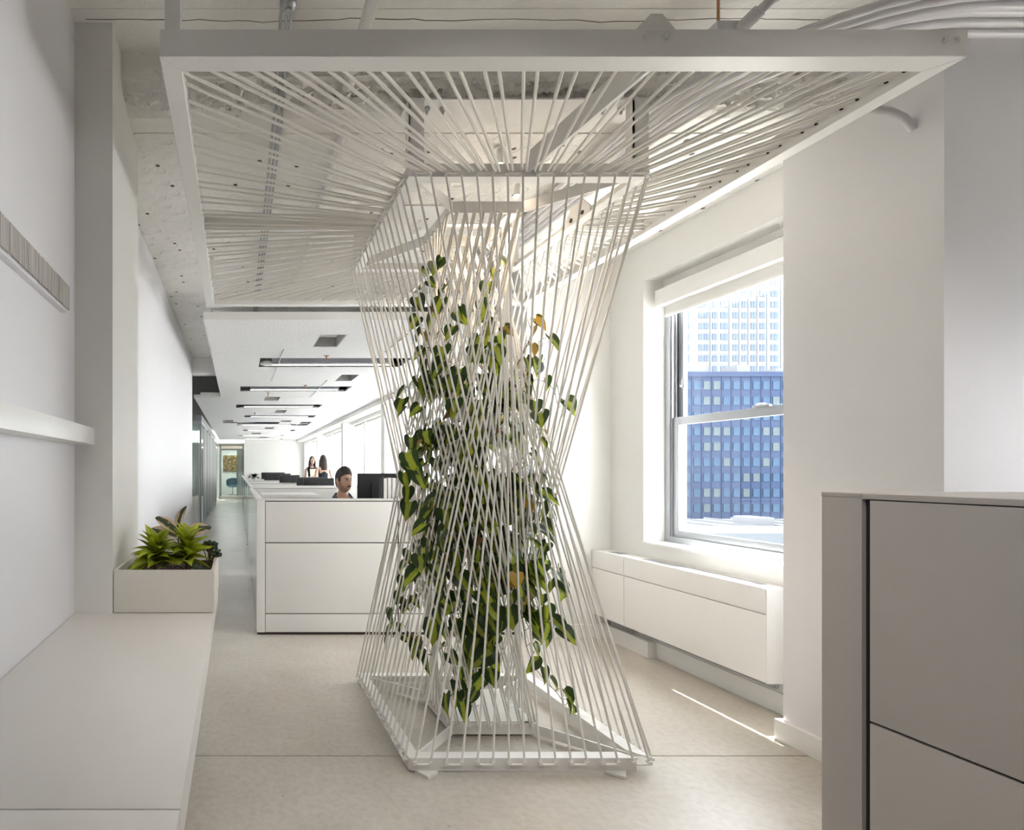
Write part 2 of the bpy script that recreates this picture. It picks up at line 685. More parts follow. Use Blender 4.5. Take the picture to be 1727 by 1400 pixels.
def moss_mat():
    m = bpy.data.materials.new('preserved_moss')
    m.use_nodes = True
    N, L = nodes(m)
    b = N['Principled BSDF']
    b.inputs['Roughness'].default_value = 0.95
    tc = N.new('ShaderNodeTexCoord')
    n = N.new('ShaderNodeTexNoise')
    n.inputs['Scale'].default_value = 9
    n.inputs['Detail'].default_value = 6
    L.new(tc.outputs['Object'], n.inputs['Vector'])
    r = ramp(N, [(0.3, (0.03, 0.02, 0.01)), (0.48, (0.16, 0.09, 0.035)), (0.58, (0.30, 0.19, 0.07)), (0.7, (0.45, 0.42, 0.09))])
    L.new(n.outputs['Fac'], r.inputs[0])
    L.new(r.outputs[0], b.inputs['Base Color'])
    return m


MOSS = moss_mat()


def grain_mat():
    """pale cord facing of the upper wall rail, ribs run upright"""
    m = bpy.data.materials.new('cord_facing')
    m.use_nodes = True
    N, L = nodes(m)
    b = N['Principled BSDF']
    b.inputs['Roughness'].default_value = 0.8
    tc = N.new('ShaderNodeTexCoord')
    mp = N.new('ShaderNodeMapping')
    mp.inputs['Scale'].default_value = (1, 140, 4)
    L.new(tc.outputs['Object'], mp.inputs[0])
    n = N.new('ShaderNodeTexNoise')
    n.inputs['Scale'].default_value = 2.0
    n.inputs['Detail'].default_value = 4
    L.new(mp.outputs[0], n.inputs['Vector'])
    r = ramp(N, [(0.3, (0.40, 0.37, 0.345)), (0.65, (0.57, 0.54, 0.51))])
    L.new(n.outputs['Fac'], r.inputs[0])
    L.new(r.outputs[0], b.inputs['Base Color'])
    bp = N.new('ShaderNodeBump')
    bp.inputs['Strength'].default_value = 0.5
    bp.inputs['Distance'].default_value = 0.004
    L.new(n.outputs['Fac'], bp.inputs['Height'])
    L.new(bp.outputs['Normal'], b.inputs['Normal'])
    return m


CORD = grain_mat()
BLUE_SPAN = mat('blue_spandrel', (0.0165, 0.0235, 0.042), 0.9, spec=0.05, var=0.12, scale=0.2)
BLUE_GLASS = mat('blue_glass', (0.020, 0.034, 0.053), 0.9, spec=0.05, var=0.3, scale=0.25)
BLUE_PALE = mat('blind_pale_blue', (0.036, 0.045, 0.048), 0.9, spec=0.05, var=0.15, scale=0.5)
TOWER = mat('pale_tower_stone', (0.080, 0.082, 0.086), 0.9, spec=0.05, var=0.04, scale=0.3)
TOWER_WIN = mat('tower_window', (0.046, 0.057, 0.077), 0.9, spec=0.05, var=0.35, scale=0.2)
ROOFTOP = mat('grey_roof', (0.042, 0.046, 0.05), 0.9, spec=0.05, var=0.1, scale=0.5)

STREET = mat('pale_bounce_street', (0.6, 0.6, 0.6), 0.9, var=0.1, scale=0.02)  # made pale to bounce extra daylight up onto the ceilings
CHARCOAL = mat('dark_absorber', (0.05, 0.05, 0.055), 0.8)  # dark surface for the unseen rear, chosen to soak up bounced light


def blind_mat():
    m = bpy.data.materials.new('white_added_blind')
    m.use_nodes = True
    N, L = nodes(m)
    b = N['Principled BSDF']
    b.inputs['Base Color'].default_value = (0.8, 0.8, 0.8, 1)
    b.inputs['Roughness'].default_value = 0.9
    tl = N.new('ShaderNodeBsdfTranslucent')
    tl.inputs[0].default_value = (0.78, 0.78, 0.78, 1)
    ms = N.new('ShaderNodeMixShader')
    ms.inputs[0].default_value = 0.75
    L.new(b.outputs[0], ms.inputs[1])
    L.new(tl.outputs[0], ms.inputs[2])
    L.new(ms.outputs[0], N['Material Output'].inputs['Surface'])
    return m


BLIND = blind_mat()

# ================================================================== SETTING
ZC1 = 3.087      # ceiling over the camera
ZC2 = 2.91       # painted slab beyond the step
ZA = 2.60        # acoustic ceiling
# ---- floor: two poured fields with a recessed joint
fl = BM()
box(fl, -3.2, 6.6, -4.2, 30.0, -0.25, -0.02)
floor = obj('floor', fl, DARK)
tag(floor, 'pale polished concrete floor with a dark joint line', None, None, 'structure')
bxo('floor_field', (-3.2, 6.6, -0.3, 2.382, -0.02, 0.0), FLOOR, floor, kind='structure')
bxo('absorber_field', (-3.2, 6.6, -4.2, -0.305, -0.02, 0.0), CHARCOAL, floor, kind='structure')  # unseen dark floor area added behind the camera to absorb bounce
bxo('floor_field', (-3.2, 6.6, 2.388, 30.0, -0.02, 0.0), FLOOR, floor, kind='structure')

struct('wall_west', [(-0.85, -0.65, -4.0, 7.6, 0, 3.3)], PAINT_COOL, 'plain white left wall carrying two rails')
struct('trim_1', [(-0.65, -0.498, 2.1, 2.64, 0, 2.912), (-0.65, -0.498, 2.1, 2.385, 2.912, 3.087)], PAINT, 'white pilaster beside the planter box')
struct('wall_south', [(-0.85, 4.7, -2.0, -1.8, 0, 3.3)], CHARCOAL)  # unseen rear wall, pulled in and darkened to absorb bounced light
# right side near: wall facing the camera whose left return is the big pilaster
struct('wall_east', [(2.62, 3.3, 1.947, 2.52, 0, 3.3), (3.3, 4.7, 1.947, 2.3, 0, 3.3)], PAINT_COOL, 'white wall corner right of the window')
struct('wall_east', [(4.5, 4.7, -4.2, 1.05, 0, 3.3), (4.5, 4.7, 1.75, 2.3, 0, 3.3), (4.5, 4.7, 1.05, 1.75, 0, 0.9), (4.5, 4.7, 1.05, 1.75, 2.0, 3.3)], PAINT)
# window bay
WY0, WY1 = 2.56, 3.75
struct('wall_east', [(2.9, 3.20, 2.52, WY0, 0, 3.3), (2.9, 3.20, WY1, 4.3, 0, 3.3), (2.9, 3.20, WY0, WY1, 0, 0.775), (2.9, 3.20, WY0, WY1, 2.65, 3.3)], PAINT, 'white wall around the sash window')
struct('trim_2', [(2.88, 3.07, WY0, WY1, 0.775, 0.79)], TRIM, 'white window sill ledge', bev=0.003)
struct('baseboard_east', [(2.595, 2.625, 1.94, 2.54, 0, 0.098), (2.6255, 2.92, 2.515, 2.539, 0, 0.0975)], TRIM, bev=0.003)
struct('baseboard_east', [(2.885, 2.915, 2.54, 3.619, 0, 0.11), (2.83, 2.86, 3.62, 4.08, 0, 0.11), (2.8605, 2.915, 3.621, 3.65, 0, 0.109)], TRIM, bev=0.002)
struct('wall_north', [(2.25, 3.20, 4.08, 4.55, 0, 3.3)], PAINT, 'white pier between the window bay and the desks')
struct('baseboard_north', [(2.24, 2.85, 4.06, 4.085, 0, 0.10), (2.235, 2.255, 4.06, 4.12, 0, 0.10)], TRIM, bev=0.002)

# far window wall
FAR_PIERS = [(6.0, 6.25), (9.55, 9.8), (13.3, 13.55), (17.6, 17.85)]
fb = [(2.9, 3.20, 4.55, 23.4, 0, 0.85), (2.9, 3.20, 4.55, 23.4, 2.42, 3.3), (2.9, 3.20, 4.55, 4.7, 0.85, 2.42), (2.9, 3.20, 22.6, 23.4, 0.85, 2.42)]
for a_, b_ in FAR_PIERS:
    fb.append((2.68, 3.20, a_, b_, 0, 2.55))
struct('wall_east', fb, PAINT, 'far window wall with piers beside the desks')
struct('trim_3', [(2.62, 2.9, 4.57, 23.0, 2.50, 2.66)], PAINT, 'white soffit above the far windows')
struct('trim_4', [(2.78, 2.9, 4.6, 22.9, 0.80, 0.86)], TRIM)

# far end and corridor
struct('wall_north', [(0.31, 3.20, 23.0, 23.2, 0, 3.3), (0.31, 0.45, 23.2, 25.7, 0, 3.3)], PAINT, 'white end wall behind the desks')
struct('wall_north', [(-3.0, 0.5, 28.0, 28.2, 0, 3.3)], PAINT, 'end wall of the corridor room')
struct('wall_east', [(0.45, 0.6, 25.7, 28.2, 0, 3.3)], PAINT)
struct('wall_west', [(-3.0, -2.8, 7.4, 28.2, 0, 3.3), (-3.0, -0.65, 7.4, 7.6, 0, 3.3)], PAINT, 'outer wall of the glazed side rooms')
struct('trim_5', [(-0.95, -0.82, 12.1, 25.6, 2.42, 2.56)], LAMP_GREY)
struct('ceiling', [(-3.0, 0.6, 23.2, 28.2, 2.45, 2.5)], PAINT, 'ceiling of the corridor end')

# ---- ceilings
ceil_near = struct('ceiling', [(-0.85, 4.7, -4.2, 2.25, ZC1, 3.32)], CEIL_PLAIN, 'painted concrete ceiling over the camera')
bm = BM()
pts = [(-0.6 + 0.05 * i, 2.085 + 0.020 * mnoise.noise(Vector((i * 0.11, 2.2, 0))) + 0.008 * mnoise.noise(Vector((i * 0.6, 7.2, 0))), ZC1 + 0.0004) for i in range(66)]
tube(bm, pts, [0.0016 + 0.0012 * abs(mnoise.noise(Vector((i * 0.23, 0.4, 0)))) for i in range(66)], 5)
obj('crack', bm, VOID, ceil_near, kind='structure')
bxo('form_seam', (-0.64, 3.3, 2.036, 2.041, ZC1 - 0.0025, ZC1 + 0.01), CEIL_PLAIN, ceil_near, kind='structure')
bxo('form_seam', (-0.64, 3.3, 1.62, 1.628, ZC1 - 0.003, ZC1 + 0.01), CEIL_PLAIN, ceil_near, kind='structure')
bm = BM()
NX, NY = 220, 18
x0, x1 = -0.65, 3.3
grid = []
for j in range(NY + 1):
    row = []
    for i in range(NX + 1):
        x = x0 + (x1 - x0) * i / NX
        t = j / NY
        n1 = mnoise.noise(Vector((x * 3.1, t * 2.0, 3.7)))
        n2 = mnoise.noise(Vector((x * 17, t * 5, 9.1)))
        n3 = mnoise.noise(Vector((x * 44, t * 12, 1.1)))
        y = 2.25 + 0.12 * t
        z = 2.985 - 0.072 * t
        edge = math.sin(PI * min(1, max(0, t)))
        z += edge * (0.045 * n1 + 0.045 * n2 + 0.028 * n3)
        y += edge * (0.022 * n2) + (0.012 * n1 if j == NY else 0)
        if j == 0:
            z += 0.012 * n1 + 0.006 * n2
        row.append(bm.verts.new((x, y, z)))
    grid.append(row)
top = [bm.verts.new((v.co.x, 2.25, ZC1 + 0.01)) for v in grid[0]]
back = [bm.verts.new((v.co.x, 2.40, 2.905)) for v in grid[-1]]
for i in range(NX):
    bm.faces.new((top[i], top[i + 1], grid[0][i + 1], grid[0][i]))
    bm.faces.new((grid[-1][i], grid[-1][i + 1], back[i + 1], back[i]))
    for j in range(NY):
        bm.faces.new((grid[j][i], grid[j][i + 1], grid[j + 1][i + 1], grid[j + 1][i]))
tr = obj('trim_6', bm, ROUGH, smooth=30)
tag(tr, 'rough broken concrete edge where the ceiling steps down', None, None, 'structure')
struct('ceiling', [(-0.85, 3.3, 2.37, 2.52, ZC2 + 0.006, 3.32)], CEIL_PLAIN, 'smooth painted strip behind the broken edge')
struct('ceiling', [(-0.85, 3.3, 2.52, 7.55, ZC2, 3.32)], CEIL, 'pitted painted concrete ceiling over the rope canopy')
struct('ceiling', [(-3.0, 3.3, 7.55, 23.2, 3.0, 3.32)], VOID, 'dark void above the hung ceiling')
struct('trim_7', [(-0.65, -0.20, 7.55, 7.75, 2.68, 3.0)], PAINT, 'white beam at the end of the pitted ceiling')

# ---- acoustic ceiling, board by board, with the openings cut out
OPEN = []          # (x0,x1,y0,y1)
LAMPS = [(0.27, 2.05, 6.13, 6.66), (0.05, 1.80, 8.22, 8.72), (-0.02, 1.72, 10.5, 11.05), (0.18, 1.90, 12.6, 13.1),
         (0.0, 1.72, 15.0, 15.5), (0.2, 1.92, 17.2, 17.7), (0.05, 1.78, 19.8, 20.3), (0.2, 1.95, 22.1, 22.6)]
HATCH = [(0.80, 1.06, 5.07, 5.57), (1.43, 1.68, 7.2, 7.73), (0.50, 0.78, 9.4, 9.9), (0.85, 1.10, 11.5, 12.1), (1.17, 1.45, 13.9, 14.4),
         (-0.39, -0.10, 13.8, 14.3), (1.75, 2.05, 14.35, 14.9), (0.87, 1.15, 16.2, 16.8), (0.52, 0.85, 18.6, 19.2), (0.9, 1.2, 21.1, 21.7)]
OPEN = LAMPS + HATCH
acou = struct('ceiling', [(-0.294, 2.62, 4.555, 4.575, 2.60, 2.668), (-0.65, -0.30, 9.30, 9.32, 2.60, 2.668)], PAINT, 'wood wool acoustic ceiling over the desks')
seams = [4.575 + 1.22 * k for k in range(16)]
seams[-1] = 23.0
for ra, rb in zip(seams[:-1], seams[1:]):
    xl = -0.294 if ra < 9.3 else -0.78
    xs = sorted({xl, 2.62} | {v for o_ in OPEN if o_[2] < rb and o_[3] > ra for v in o_[:2] if xl < v < 2.62})
    ys = sorted({ra, rb - 0.006} | {v for o_ in OPEN for v in o_[2:] if ra < v < rb})
    bm = BM()
    if True:
        for xa, xb in zip(xs[:-1], xs[1:]):
            for ya, yb in zip(ys[:-1], ys[1:]):
                cx, cy = (xa + xb) / 2, (ya + yb) / 2
                if any(o_[0] < cx < o_[1] and o_[2] < cy < o_[3] for o_ in OPEN):
                    continue
                box(bm, xa, xb, ya, yb, ZA, ZA + 0.05)
    bmesh.ops.remove_doubles(bm, verts=bm.verts, dist=0.0005)
    obj('acoustic_board', bm, ACOU, acou, kind='structure')
bm = BM()
box(bm, -0.8, 2.62, 4.6, 22.9, 2.98, 2.999)
tag(obj('trim_8', bm, VOID), 'dark underside of the slab above the boards', None, None, 'structure')

# ---- the near sash window
win = struct('window_1', [(3.05, 3.17, WY1 - 0.045, WY1 - 0.0005, 0.8302, 2.551), (3.05, 3.17, WY0 + 0.0005, WY0 + 0.045, 0.8302, 2.551), (3.05, 3.17, WY0, WY1, 0.775, 0.83)], ALU, 'grey aluminium sash window looking onto blue and white towers')
struct('trim_9', [(3.045, 3.17, WY0, WY1, 2.552, 2.655)], TRIM, 'white head of the sash window')
ya, yb = WY0 + 0.045, WY1 - 0.045
bm = BM()          # jamb tracks
for k, xx in enumerate((3.058, 3.085, 3.118)):
    box(bm, xx, xx + 0.008, yb - 0.012, yb + 0.002, 0.83, 2.55)
    box(bm, xx, xx + 0.008, ya - 0.002, ya + 0.012, 0.83, 2.55)
obj('sash_track', bm, STEEL, win)


def sash(name, x, z0, z1, w, top):
    bm = BM()
    box(bm, x, x + 0.03, ya + 0.01, ya + 0.01 + w, z0, z1, 0.003)
    box(bm, x, x + 0.03, yb - 0.01 - w, yb - 0.01, z0, z1, 0.003)
    box(bm, x + 0.0004, x + 0.0296, ya + 0.009 + w, yb - 0.009 - w, z0, z0 + w * 1.0, 0.003)
    box(bm, x + 0.0004, x + 0.0296, ya + 0.009 + w, yb - 0.009 - w, z1 - top, z1, 0.003)
    s = obj(name, bm, ALU, win)
    bxo('pane', (x + 0.012, x + 0.018, ya + w, yb - w, z0 + w * 0.8, z1 - top * 0.8), GLASS, s)
    return s


sash('lower_sash', 3.066, 0.832, 1.665, 0.045, 0.055)
sash('upper_sash', 3.105, 1.62, 2.55, 0.04, 0.05)
bm = BM()
box(bm, 3.05, 3.062, 3.585, 3.612, 1.86, 1.92, 0.003)
cyl(bm, (3.05, 3.60, 1.875), (3.035, 3.60, 1.875), 0.008)
obj('sash_latch', bm, STEEL, win)
bm = BM()
box(bm, 3.058, 3.075, 3.02, 3.12, 1.665, 1.678, 0.003)
ball(bm, (3.062, 3.07, 1.68), 0.014, 10, 6, (1, 2.2, 0.7))
obj('sash_lock', bm, STEEL, win)
bl = thing('roller_blind', 'white roller blind cassette above the sash window', 'blind', (3.0, 3.15, 2.5))
bxo('cassette', (2.955, 3.048, WY0 + 0.01, WY1 - 0.03, 2.45, 2.565), TRIM, bl, bev=0.012)
bxo('blind_cloth', (3.015, 3.02, WY0 + 0.03, WY1 - 0.05, 2.39, 2.46), PAPER_W, bl)
bxo('hem_bar', (3.010, 3.026, WY0 + 0.03, WY1 - 0.05, 2.372, 2.392), TRIM, bl, bev=0.004)

# far windows: one per bay
bays = []
edges = [4.7] + [v for p in FAR_PIERS for v in p] + [22.6]
for k in range(0, len(edges), 2):
    bays.append((edges[k], edges[k + 1]))
for k, (a_, b_) in enumerate(bays):
    mid = b_ - 1.25 if b_ - a_ > 2.2 else (a_ + b_) / 2
    w_ = struct('window_%d' % (k + 2), [(3.02, 3.1, a_, a_ + 0.05, 0.85, 2.42), (3.02, 3.1, b_ - 0.05, b_, 0.85, 2.42), (3.02, 3.1, a_, b_, 2.36, 2.42),
                                       (3.02, 3.1, a_, b_, 0.85, 0.91), (2.93, 3.1, mid, mid + 0.12, 0.85, 2.42)], TRIM, 'blown out white window beside the desks, %s bay' % ORD[k])
    bs = thing('added_blind', 'added white blind dimming the daylight in the %s bay of the far windows' % ORD[k], 'blind', (3.0, (a_ + b_) / 2, 2.36))  # blinds added to cut the daylight while the bays still read white
    for q, (c_, d_) in enumerate(((a_ + 0.02, mid - 0.01), (mid + 0.13, b_ - 0.02))):
        bxo('blind_cloth', (2.999, 3.001, c_, d_, 0.93, 2.37), BLIND, bs)
        bxo('roller', (2.985, 3.015, c_, d_, 2.372, 2.405), TRIM, bs)
    bxo('pane', (3.055, 3.061, a_ + 0.05, mid, 0.91, 2.36), GLASS, w_)
    bxo('pane', (3.055, 3.061, mid + 0.12, b_ - 0.05, 0.91, 2.36), GLASS, w_)

# ---- glazed rooms along the corridor
g = struct('wall_west', [(-0.87, -0.82, 12.05, 12.13, 0, 2.42), (-2.8, -0.87, 12.06, 12.12, 2.34, 2.42), (-0.87, -0.82, 12.1, 22.9, 2.36, 2.42), (-0.87, -0.82, 12.1, 22.9, 0, 0.05)], ALU, 'glass partition of the side rooms along the corridor')
bxo('pane', (-2.8, -0.88, 12.085, 12.095, 0.0, 2.34), GLASS_F, g)
ml = [12.13, 13.6, 15.0, 16.4, 16.9, 18.6, 20.4, 22.9]
for a_, b_ in zip(ml[:-1], ml[1:]):
    bxo('pane', (-0.85, -0.842, a_, b_ - 0.05, 0.05, 2.36), GLASS_P, g)
    bxo('mullion', (-0.87, -0.80, b_ - 0.06, b_, 0.0, 2.42), TRIM, g)
struct('wall_west', [(-0.95, -0.82, 22.9, 25.6, 0, 2.45)], PAINT)
d1 = struct('door_1', [(-0.85, -0.78, 25.55, 25.65, 0, 2.45), (-0.02, 0.02, 25.57, 25.63, 0, 2.3), (0.26, 0.32, 25.55, 25.65, 0, 2.45), (-0.85, 0.32, 25.57, 25.63, 2.25, 2.3)], ALU, 'glazed door frame at the end of the corridor')
bxo('pane', (-0.78, -0.02, 25.595, 25.603, 0.02, 2.25), GLASS_P, d1)
bxo('pane', (0.02, 0.26, 25.595, 25.603, 0.02, 2.25), GLASS_F, d1)
bxo('door_handle', (-0.06, -0.03, 25.5, 25.57, 0.95, 1.15), STEEL, d1)

# ================================================================== OUTSIDE
blue = thing('office_building', 'blue glass office block below the pale tower, outside the window', 'building', (125, 130, -30))
bxo('wall', (82.0, 175, 120.5, 150, -60, 23.3), BLUE_SPAN, blue)
bxo('parapet', (81.7, 175.2, 120.2, 150, 22.6, 23.7), BLUE_SPAN, blue)
bm = BM()
box(bm, 118, 121, 124, 128, 23.6, 26.0)
box(bm, 126, 128, 123, 127, 23.6, 25.0)
box(bm, 107, 113, 126, 132, 23.6, 27.0)
obj('roof_plant', bm, TOWER, blue)
bm = BM()
box(bm, -0.92, 0.92, -0.06, 0.06, -0.98, 0.98)
win_me = mesh_of('blue_pane', bm, BLUE_GLASS)
bm = BM()
box(bm, -0.92, 0.92, -0.06, 0.06, -0.98, 0.98)
win_me2 = mesh_of('pale_pane', bm, BLUE_PALE)
rnd = random.Random(4)
CW, FH = 2.27, 3.52
for r in range(10):
    for c in range(-9, 20):
        pale = (c in (2, 3) and rnd.random() < 0.55) or rnd.random() < 0.10
        link('window_pane', win_me2 if pale else win_me, blue, mw=Matrix.Translation((103.1 + CW * c, 120.42, 20.6 - FH * r)) @ Matrix.Diagonal((0.78, 1, 0.95, 1)))
bm = BM()
for c in range(-9, 21):
    box(bm, 102.0 + CW * c - 0.06, 102.0 + CW * c + 0.06, 120.38, 120.5, -60, 22.6)
o = obj('mullion', bm, BLUE_SPAN, blue)
o['kind'] = 'stuff'
bm = BM()
for r in range(10, 20):
    for c in range(-9, 20):
        box(bm, 102.2 + CW * c, 104.0 + CW * c, 120.36, 120.5, 19.6 - FH * r, 21.6 - FH * r)
o = obj('lower_windows', bm, BLUE_GLASS, blue)
o['kind'] = 'stuff'

tow = thing('tower_block', 'pale stone tower with small square windows rising behind the blue block', 'building', (175, 190, -30))
bm = BM()
box(bm, 138, 188, 180, 210, -60, 140)
box(bm, 188, 200, 184, 210, -60, 140)
obj('wall', bm, TOWER, tow)
bm = BM()
box(bm, -0.9, 0.9, -0.12, 0.12, -1.15, 1.15)
box(bm, -0.05, 0.05, -0.2, 0.1, -1.15, 1.15)
tw_me = mesh_of('tower_pane', bm, TOWER_WIN)
tcols = [141.5, 144.6, 147.7, 150.8, 153.9, 158.8, 160.7, 163.6, 166.8, 170.6, 173.7, 176.8, 179.9, 184.0]
for r in range(14):
    for c, x in enumerate(tcols):
        s = 1.35 if c in (8, 13) else (0.85 if c in (5, 6) else 0.95)
        link('window_pane', tw_me, tow, mw=Matrix.Translation((x, 179.95, 32 + 3.7 * r)) @ Matrix.Diagonal((s, 1, 0.9, 1)))
bm = BM()
for x in (162.2, 168.7, 172.1, 175.2, 178.3, 181.6, 186.4):
    box(bm, x - 0.25, x + 0.25, 179.8, 180.1, -60, 140)
obj('pilaster', bm, TOWER, tow)
bm = BM()
for r in range(30):
    box(bm, 138, 188, 179.93, 180.1, 29.95 + 3.7 * r, 30.1 + 3.7 * r)
obj('string_course', bm, TOWER, tow)
low = thing('low_roof', 'low grey flat roof at the foot of the blue office block', 'roof', (85, 85, -30))
bxo('wall', (60, 130, 76, 98, -60, -7.9), ROOFTOP, low)
bxo('parapet', (60, 130, 76, 76.4, -7.9, -6.9), TOWER, low)
bm = BM()
for k in range(14):
    box(bm, 62 + 5 * k, 62.15 + 5 * k, 77, 98, -7.9, -7.6)
obj('roof_seam', bm, TOWER, low)
bm = BM()
box(bm, 83, 86, 84, 88, -7.9, -6.4, 0.2)
box(bm, 91, 93, 80, 83, -7.9, -6.9, 0.1)
obj('roof_plant', bm, TOWER, low)
gr = bxo('ground_outside', (5, 400, -100, 400, -61, -60), STREET)
tag(gr, 'street level far below the window', None, None, 'structure')

# ================================================================== ROPE SCULPTURE
sc = thing('rope_trellis', 'white steel and rope sculpture with wide canopy and twisted waist, standing mid floor', 'sculpture', (1.24, 2.75, 0))


def mitre_bar(bm, p, q, r, s, z0, z1):
    """bar whose plan is the quad p q r s"""
    prism(bm, [p, q, r, s], 'z', z0, z1)


def frame_quads(x0, x1, y0, y1, w):
    o = [(x0, y0), (x1, y0), (x1, y1), (x0, y1)]
    i = [(x0 + w, y0 + w), (x1 - w, y0 + w), (x1 - w, y1 - w), (x0 + w, y1 - w)]
    return [(o[k], o[(k + 1) % 4], i[(k + 1) % 4], i[k]) for k in range(4)]


CX0, CX1, CY0, CY1 = -0.2355, 2.217, 1.593, 4.045
CZ0, CZ1 = 2.553, 2.636
canopy_bars = []
for q in frame_quads(CX0, CX1, CY0, CY1, 0.062):
    bm = BM()
    cx = sum(v[0] for v in q) / 4
    cy = sum(v[1] for v in q) / 4
    q2 = [(cx + (v[0] - cx) * 0.9996, cy + (v[1] - cy) * 0.9996) for v in q]
    prism(bm, q2, 'z', CZ0, CZ1)
    bmesh.ops.bevel(bm, geom=list(bm.edges), offset=0.0015, segments=1, affect='EDGES')
    canopy_bars.append(obj('canopy_bar', bm, METAL_W, sc))
bm = BM()
for x, y in ((1.240, CY0), (1.305, CY0), (2.148, CY0), (2.182, CY0)):
    cyl(bm, (x, y, 2.612 if x < 2 else 2.604), (x, y - 0.007, 2.612 if x < 2 else 2.604), 0.011, seg=6)
    cyl(bm, (x, y - 0.006, 2.612 if x < 2 else 2.604), (x, y - 0.011, 2.612 if x < 2 else 2.604), 0.006, seg=8)
obj('bolt', bm, METAL_W, canopy_bars[0], smooth=0)

OUT = [(0.735, 2.247), (1.763, 2.247), (1.763, 3.335), (0.735, 3.335)]
OUTB = [(0.735, 2.247), (1.775, 2.247), (1.775, 3.19), (0.735, 3.19)]
INT = [(1.052, 2.575), (1.395, 2.575), (1.395, 2.955), (1.052, 2.955)]
INB = [(1.048, 2.56), (1.455, 2.56), (1.455, 2.95), (1.048, 2.95)]
TZ0, TZ1 = 2.553, 2.609
BZ0, BZ1 = 0.012, 0.066


def lbar(name, a, b, inward, z0, z1, flange_top, wf, parent, outward_flange=False):
    """angle bar from a to b: web on the outer line, flange inside (or outside)"""
    a, b, n = Vector((*a, 0)), Vector((*b, 0)), Vector((*inward, 0))
    bm = BM()
    t = 0.006
    off = wf - t if outward_flange else 0
    dd = (b - a).normalized() * (off + 0.0004)
    w0, w1 = a + n * off + dd, b + n * off - dd
    if not outward_flange:
        w0, w1 = w0 + dd * 15, w1 - dd * 15
    prism(bm, [tuple(w0.xy), tuple(w1.xy), tuple((w1 + n * t).xy), tuple((w0 + n * t).xy)], 'z', z0 if flange_top else z0 + t, z1 - t if flange_top else z1)
    zf = (z1 - t, z1) if flange_top else (z0, z0 + t)
    d = (b - a).normalized()
    e = 0.0003
    prism(bm, [tuple((a + d * e).xy), tuple((b - d * e).xy), tuple((b + n * wf - d * (wf + e)).xy), tuple((a + n * wf + d * (wf + e)).xy)], 'z', *zf)
    return obj(name, bm, METAL_W, parent)


INW = [(0, 1), (-1, 0), (0, -1), (1, 0)]
top_bars, base_bars = [], []
for k in range(4):
    top_bars.append(lbar('frame_bar', OUT[k], OUT[(k + 1) % 4], INW[k], TZ0, TZ1, False, 0.05, sc))
    a, b = OUTB[k], OUTB[(k + 1) % 4]
    if k == 0:
        b = (b[0] - 0.06, b[1])
    base_bars.append(lbar('base_bar', a, b, INW[k], BZ0, BZ1, True, 0.05 if k != 1 else 0.065, sc, outward_flange=(k == 1)))


def plate(name, a, b, z0, z1, t, parent):
    a, b = Vector((*a, 0)), Vector((*b, 0))
    n = (b - a).normalized().cross(Vector((0, 0, 1))) * (t / 2)
    bm = BM()
    prism(bm, [tuple((a + n).xy), tuple((b + n).xy), tuple((b - n).xy), tuple((a - n).xy)], 'z', z0, z1)
    return obj(name, bm, METAL_W, parent)


def lerp2(a, b, t):
    return (a[0] + (b[0] - a[0]) * t, a[1] + (b[1] - a[1]) * t)


inner_top, inner_base = [], []
for k in range(4):
    inner_top.append(plate('inner_bar', INT[k], INT[(k + 1) % 4], TZ0 + 0.003, TZ1 + 0.003, 0.009, sc))
    inner_base.append(plate('inner_bar', INB[k], INB[(k + 1) % 4], BZ0, BZ1 - 0.002, 0.009, sc))
    plate('strut', lerp2(OUT[k], INT[k], 0.06), lerp2(OUT[k], INT[k], 0.995), TZ0 + 0.007, TZ1 + 0.003, 0.010, sc)
    plate('strut', lerp2(OUTB[k], INB[k], 0.10 if k != 1 and k != 2 else 0.14), lerp2(OUTB[k], INB[k], 0.995), BZ0, BZ1 - 0.008, 0.010, sc)
# tray in the middle of the base, its sides a little buckled
bm = BM()
g = []
for j in range(13):
    row = []
    for i in range(13):
        x = INB[0][0] + 0.006 + (INB[1][0] - INB[0][0] - 0.012) * i / 12
        y = INB[0][1] + 0.006 + (INB[2][1] - INB[0][1] - 0.012) * j / 12
        z = BZ1 + 0.003
        if i >= 11:
            z += 0.004 * math.sin(j * 2.1) + 0.004
        row.append(bm.verts.new((x, y, z)))
    g.append(row)
for j in range(12):
    for i in range(12):
        bm.faces.new((g[j][i], g[j][i + 1], g[j + 1][i + 1], g[j + 1][i]))
r_ = bmesh.ops.extrude_face_region(bm, geom=list(bm.faces))
bmesh.ops.translate(bm, vec=(0, 0, -0.004), verts=[v for v in r_['geom'] if isinstance(v, bmesh.types.BMVert)])
obj('base_tray', bm, METAL_W, sc)
for k, (x, y) in enumerate(((0.80, 2.262), (1.63, 2.262), (0.80, 3.16), (1.66, 3.16))):
    bm = BM()
    s = -1 if y < 3 else 1
    m_ = Matrix.Translation((x, y, 0.006)) @ Matrix.Rotation(math.radians(35 if (k % 2 == 0) == (s < 0) else -35), 4, 'Z')
    box(bm, -0.035, 0.035, -0.05, 0.05, -0.006, 0.006, 0.001, mat=m_)
    obj('foot_plate', bm, METAL_W, sc)

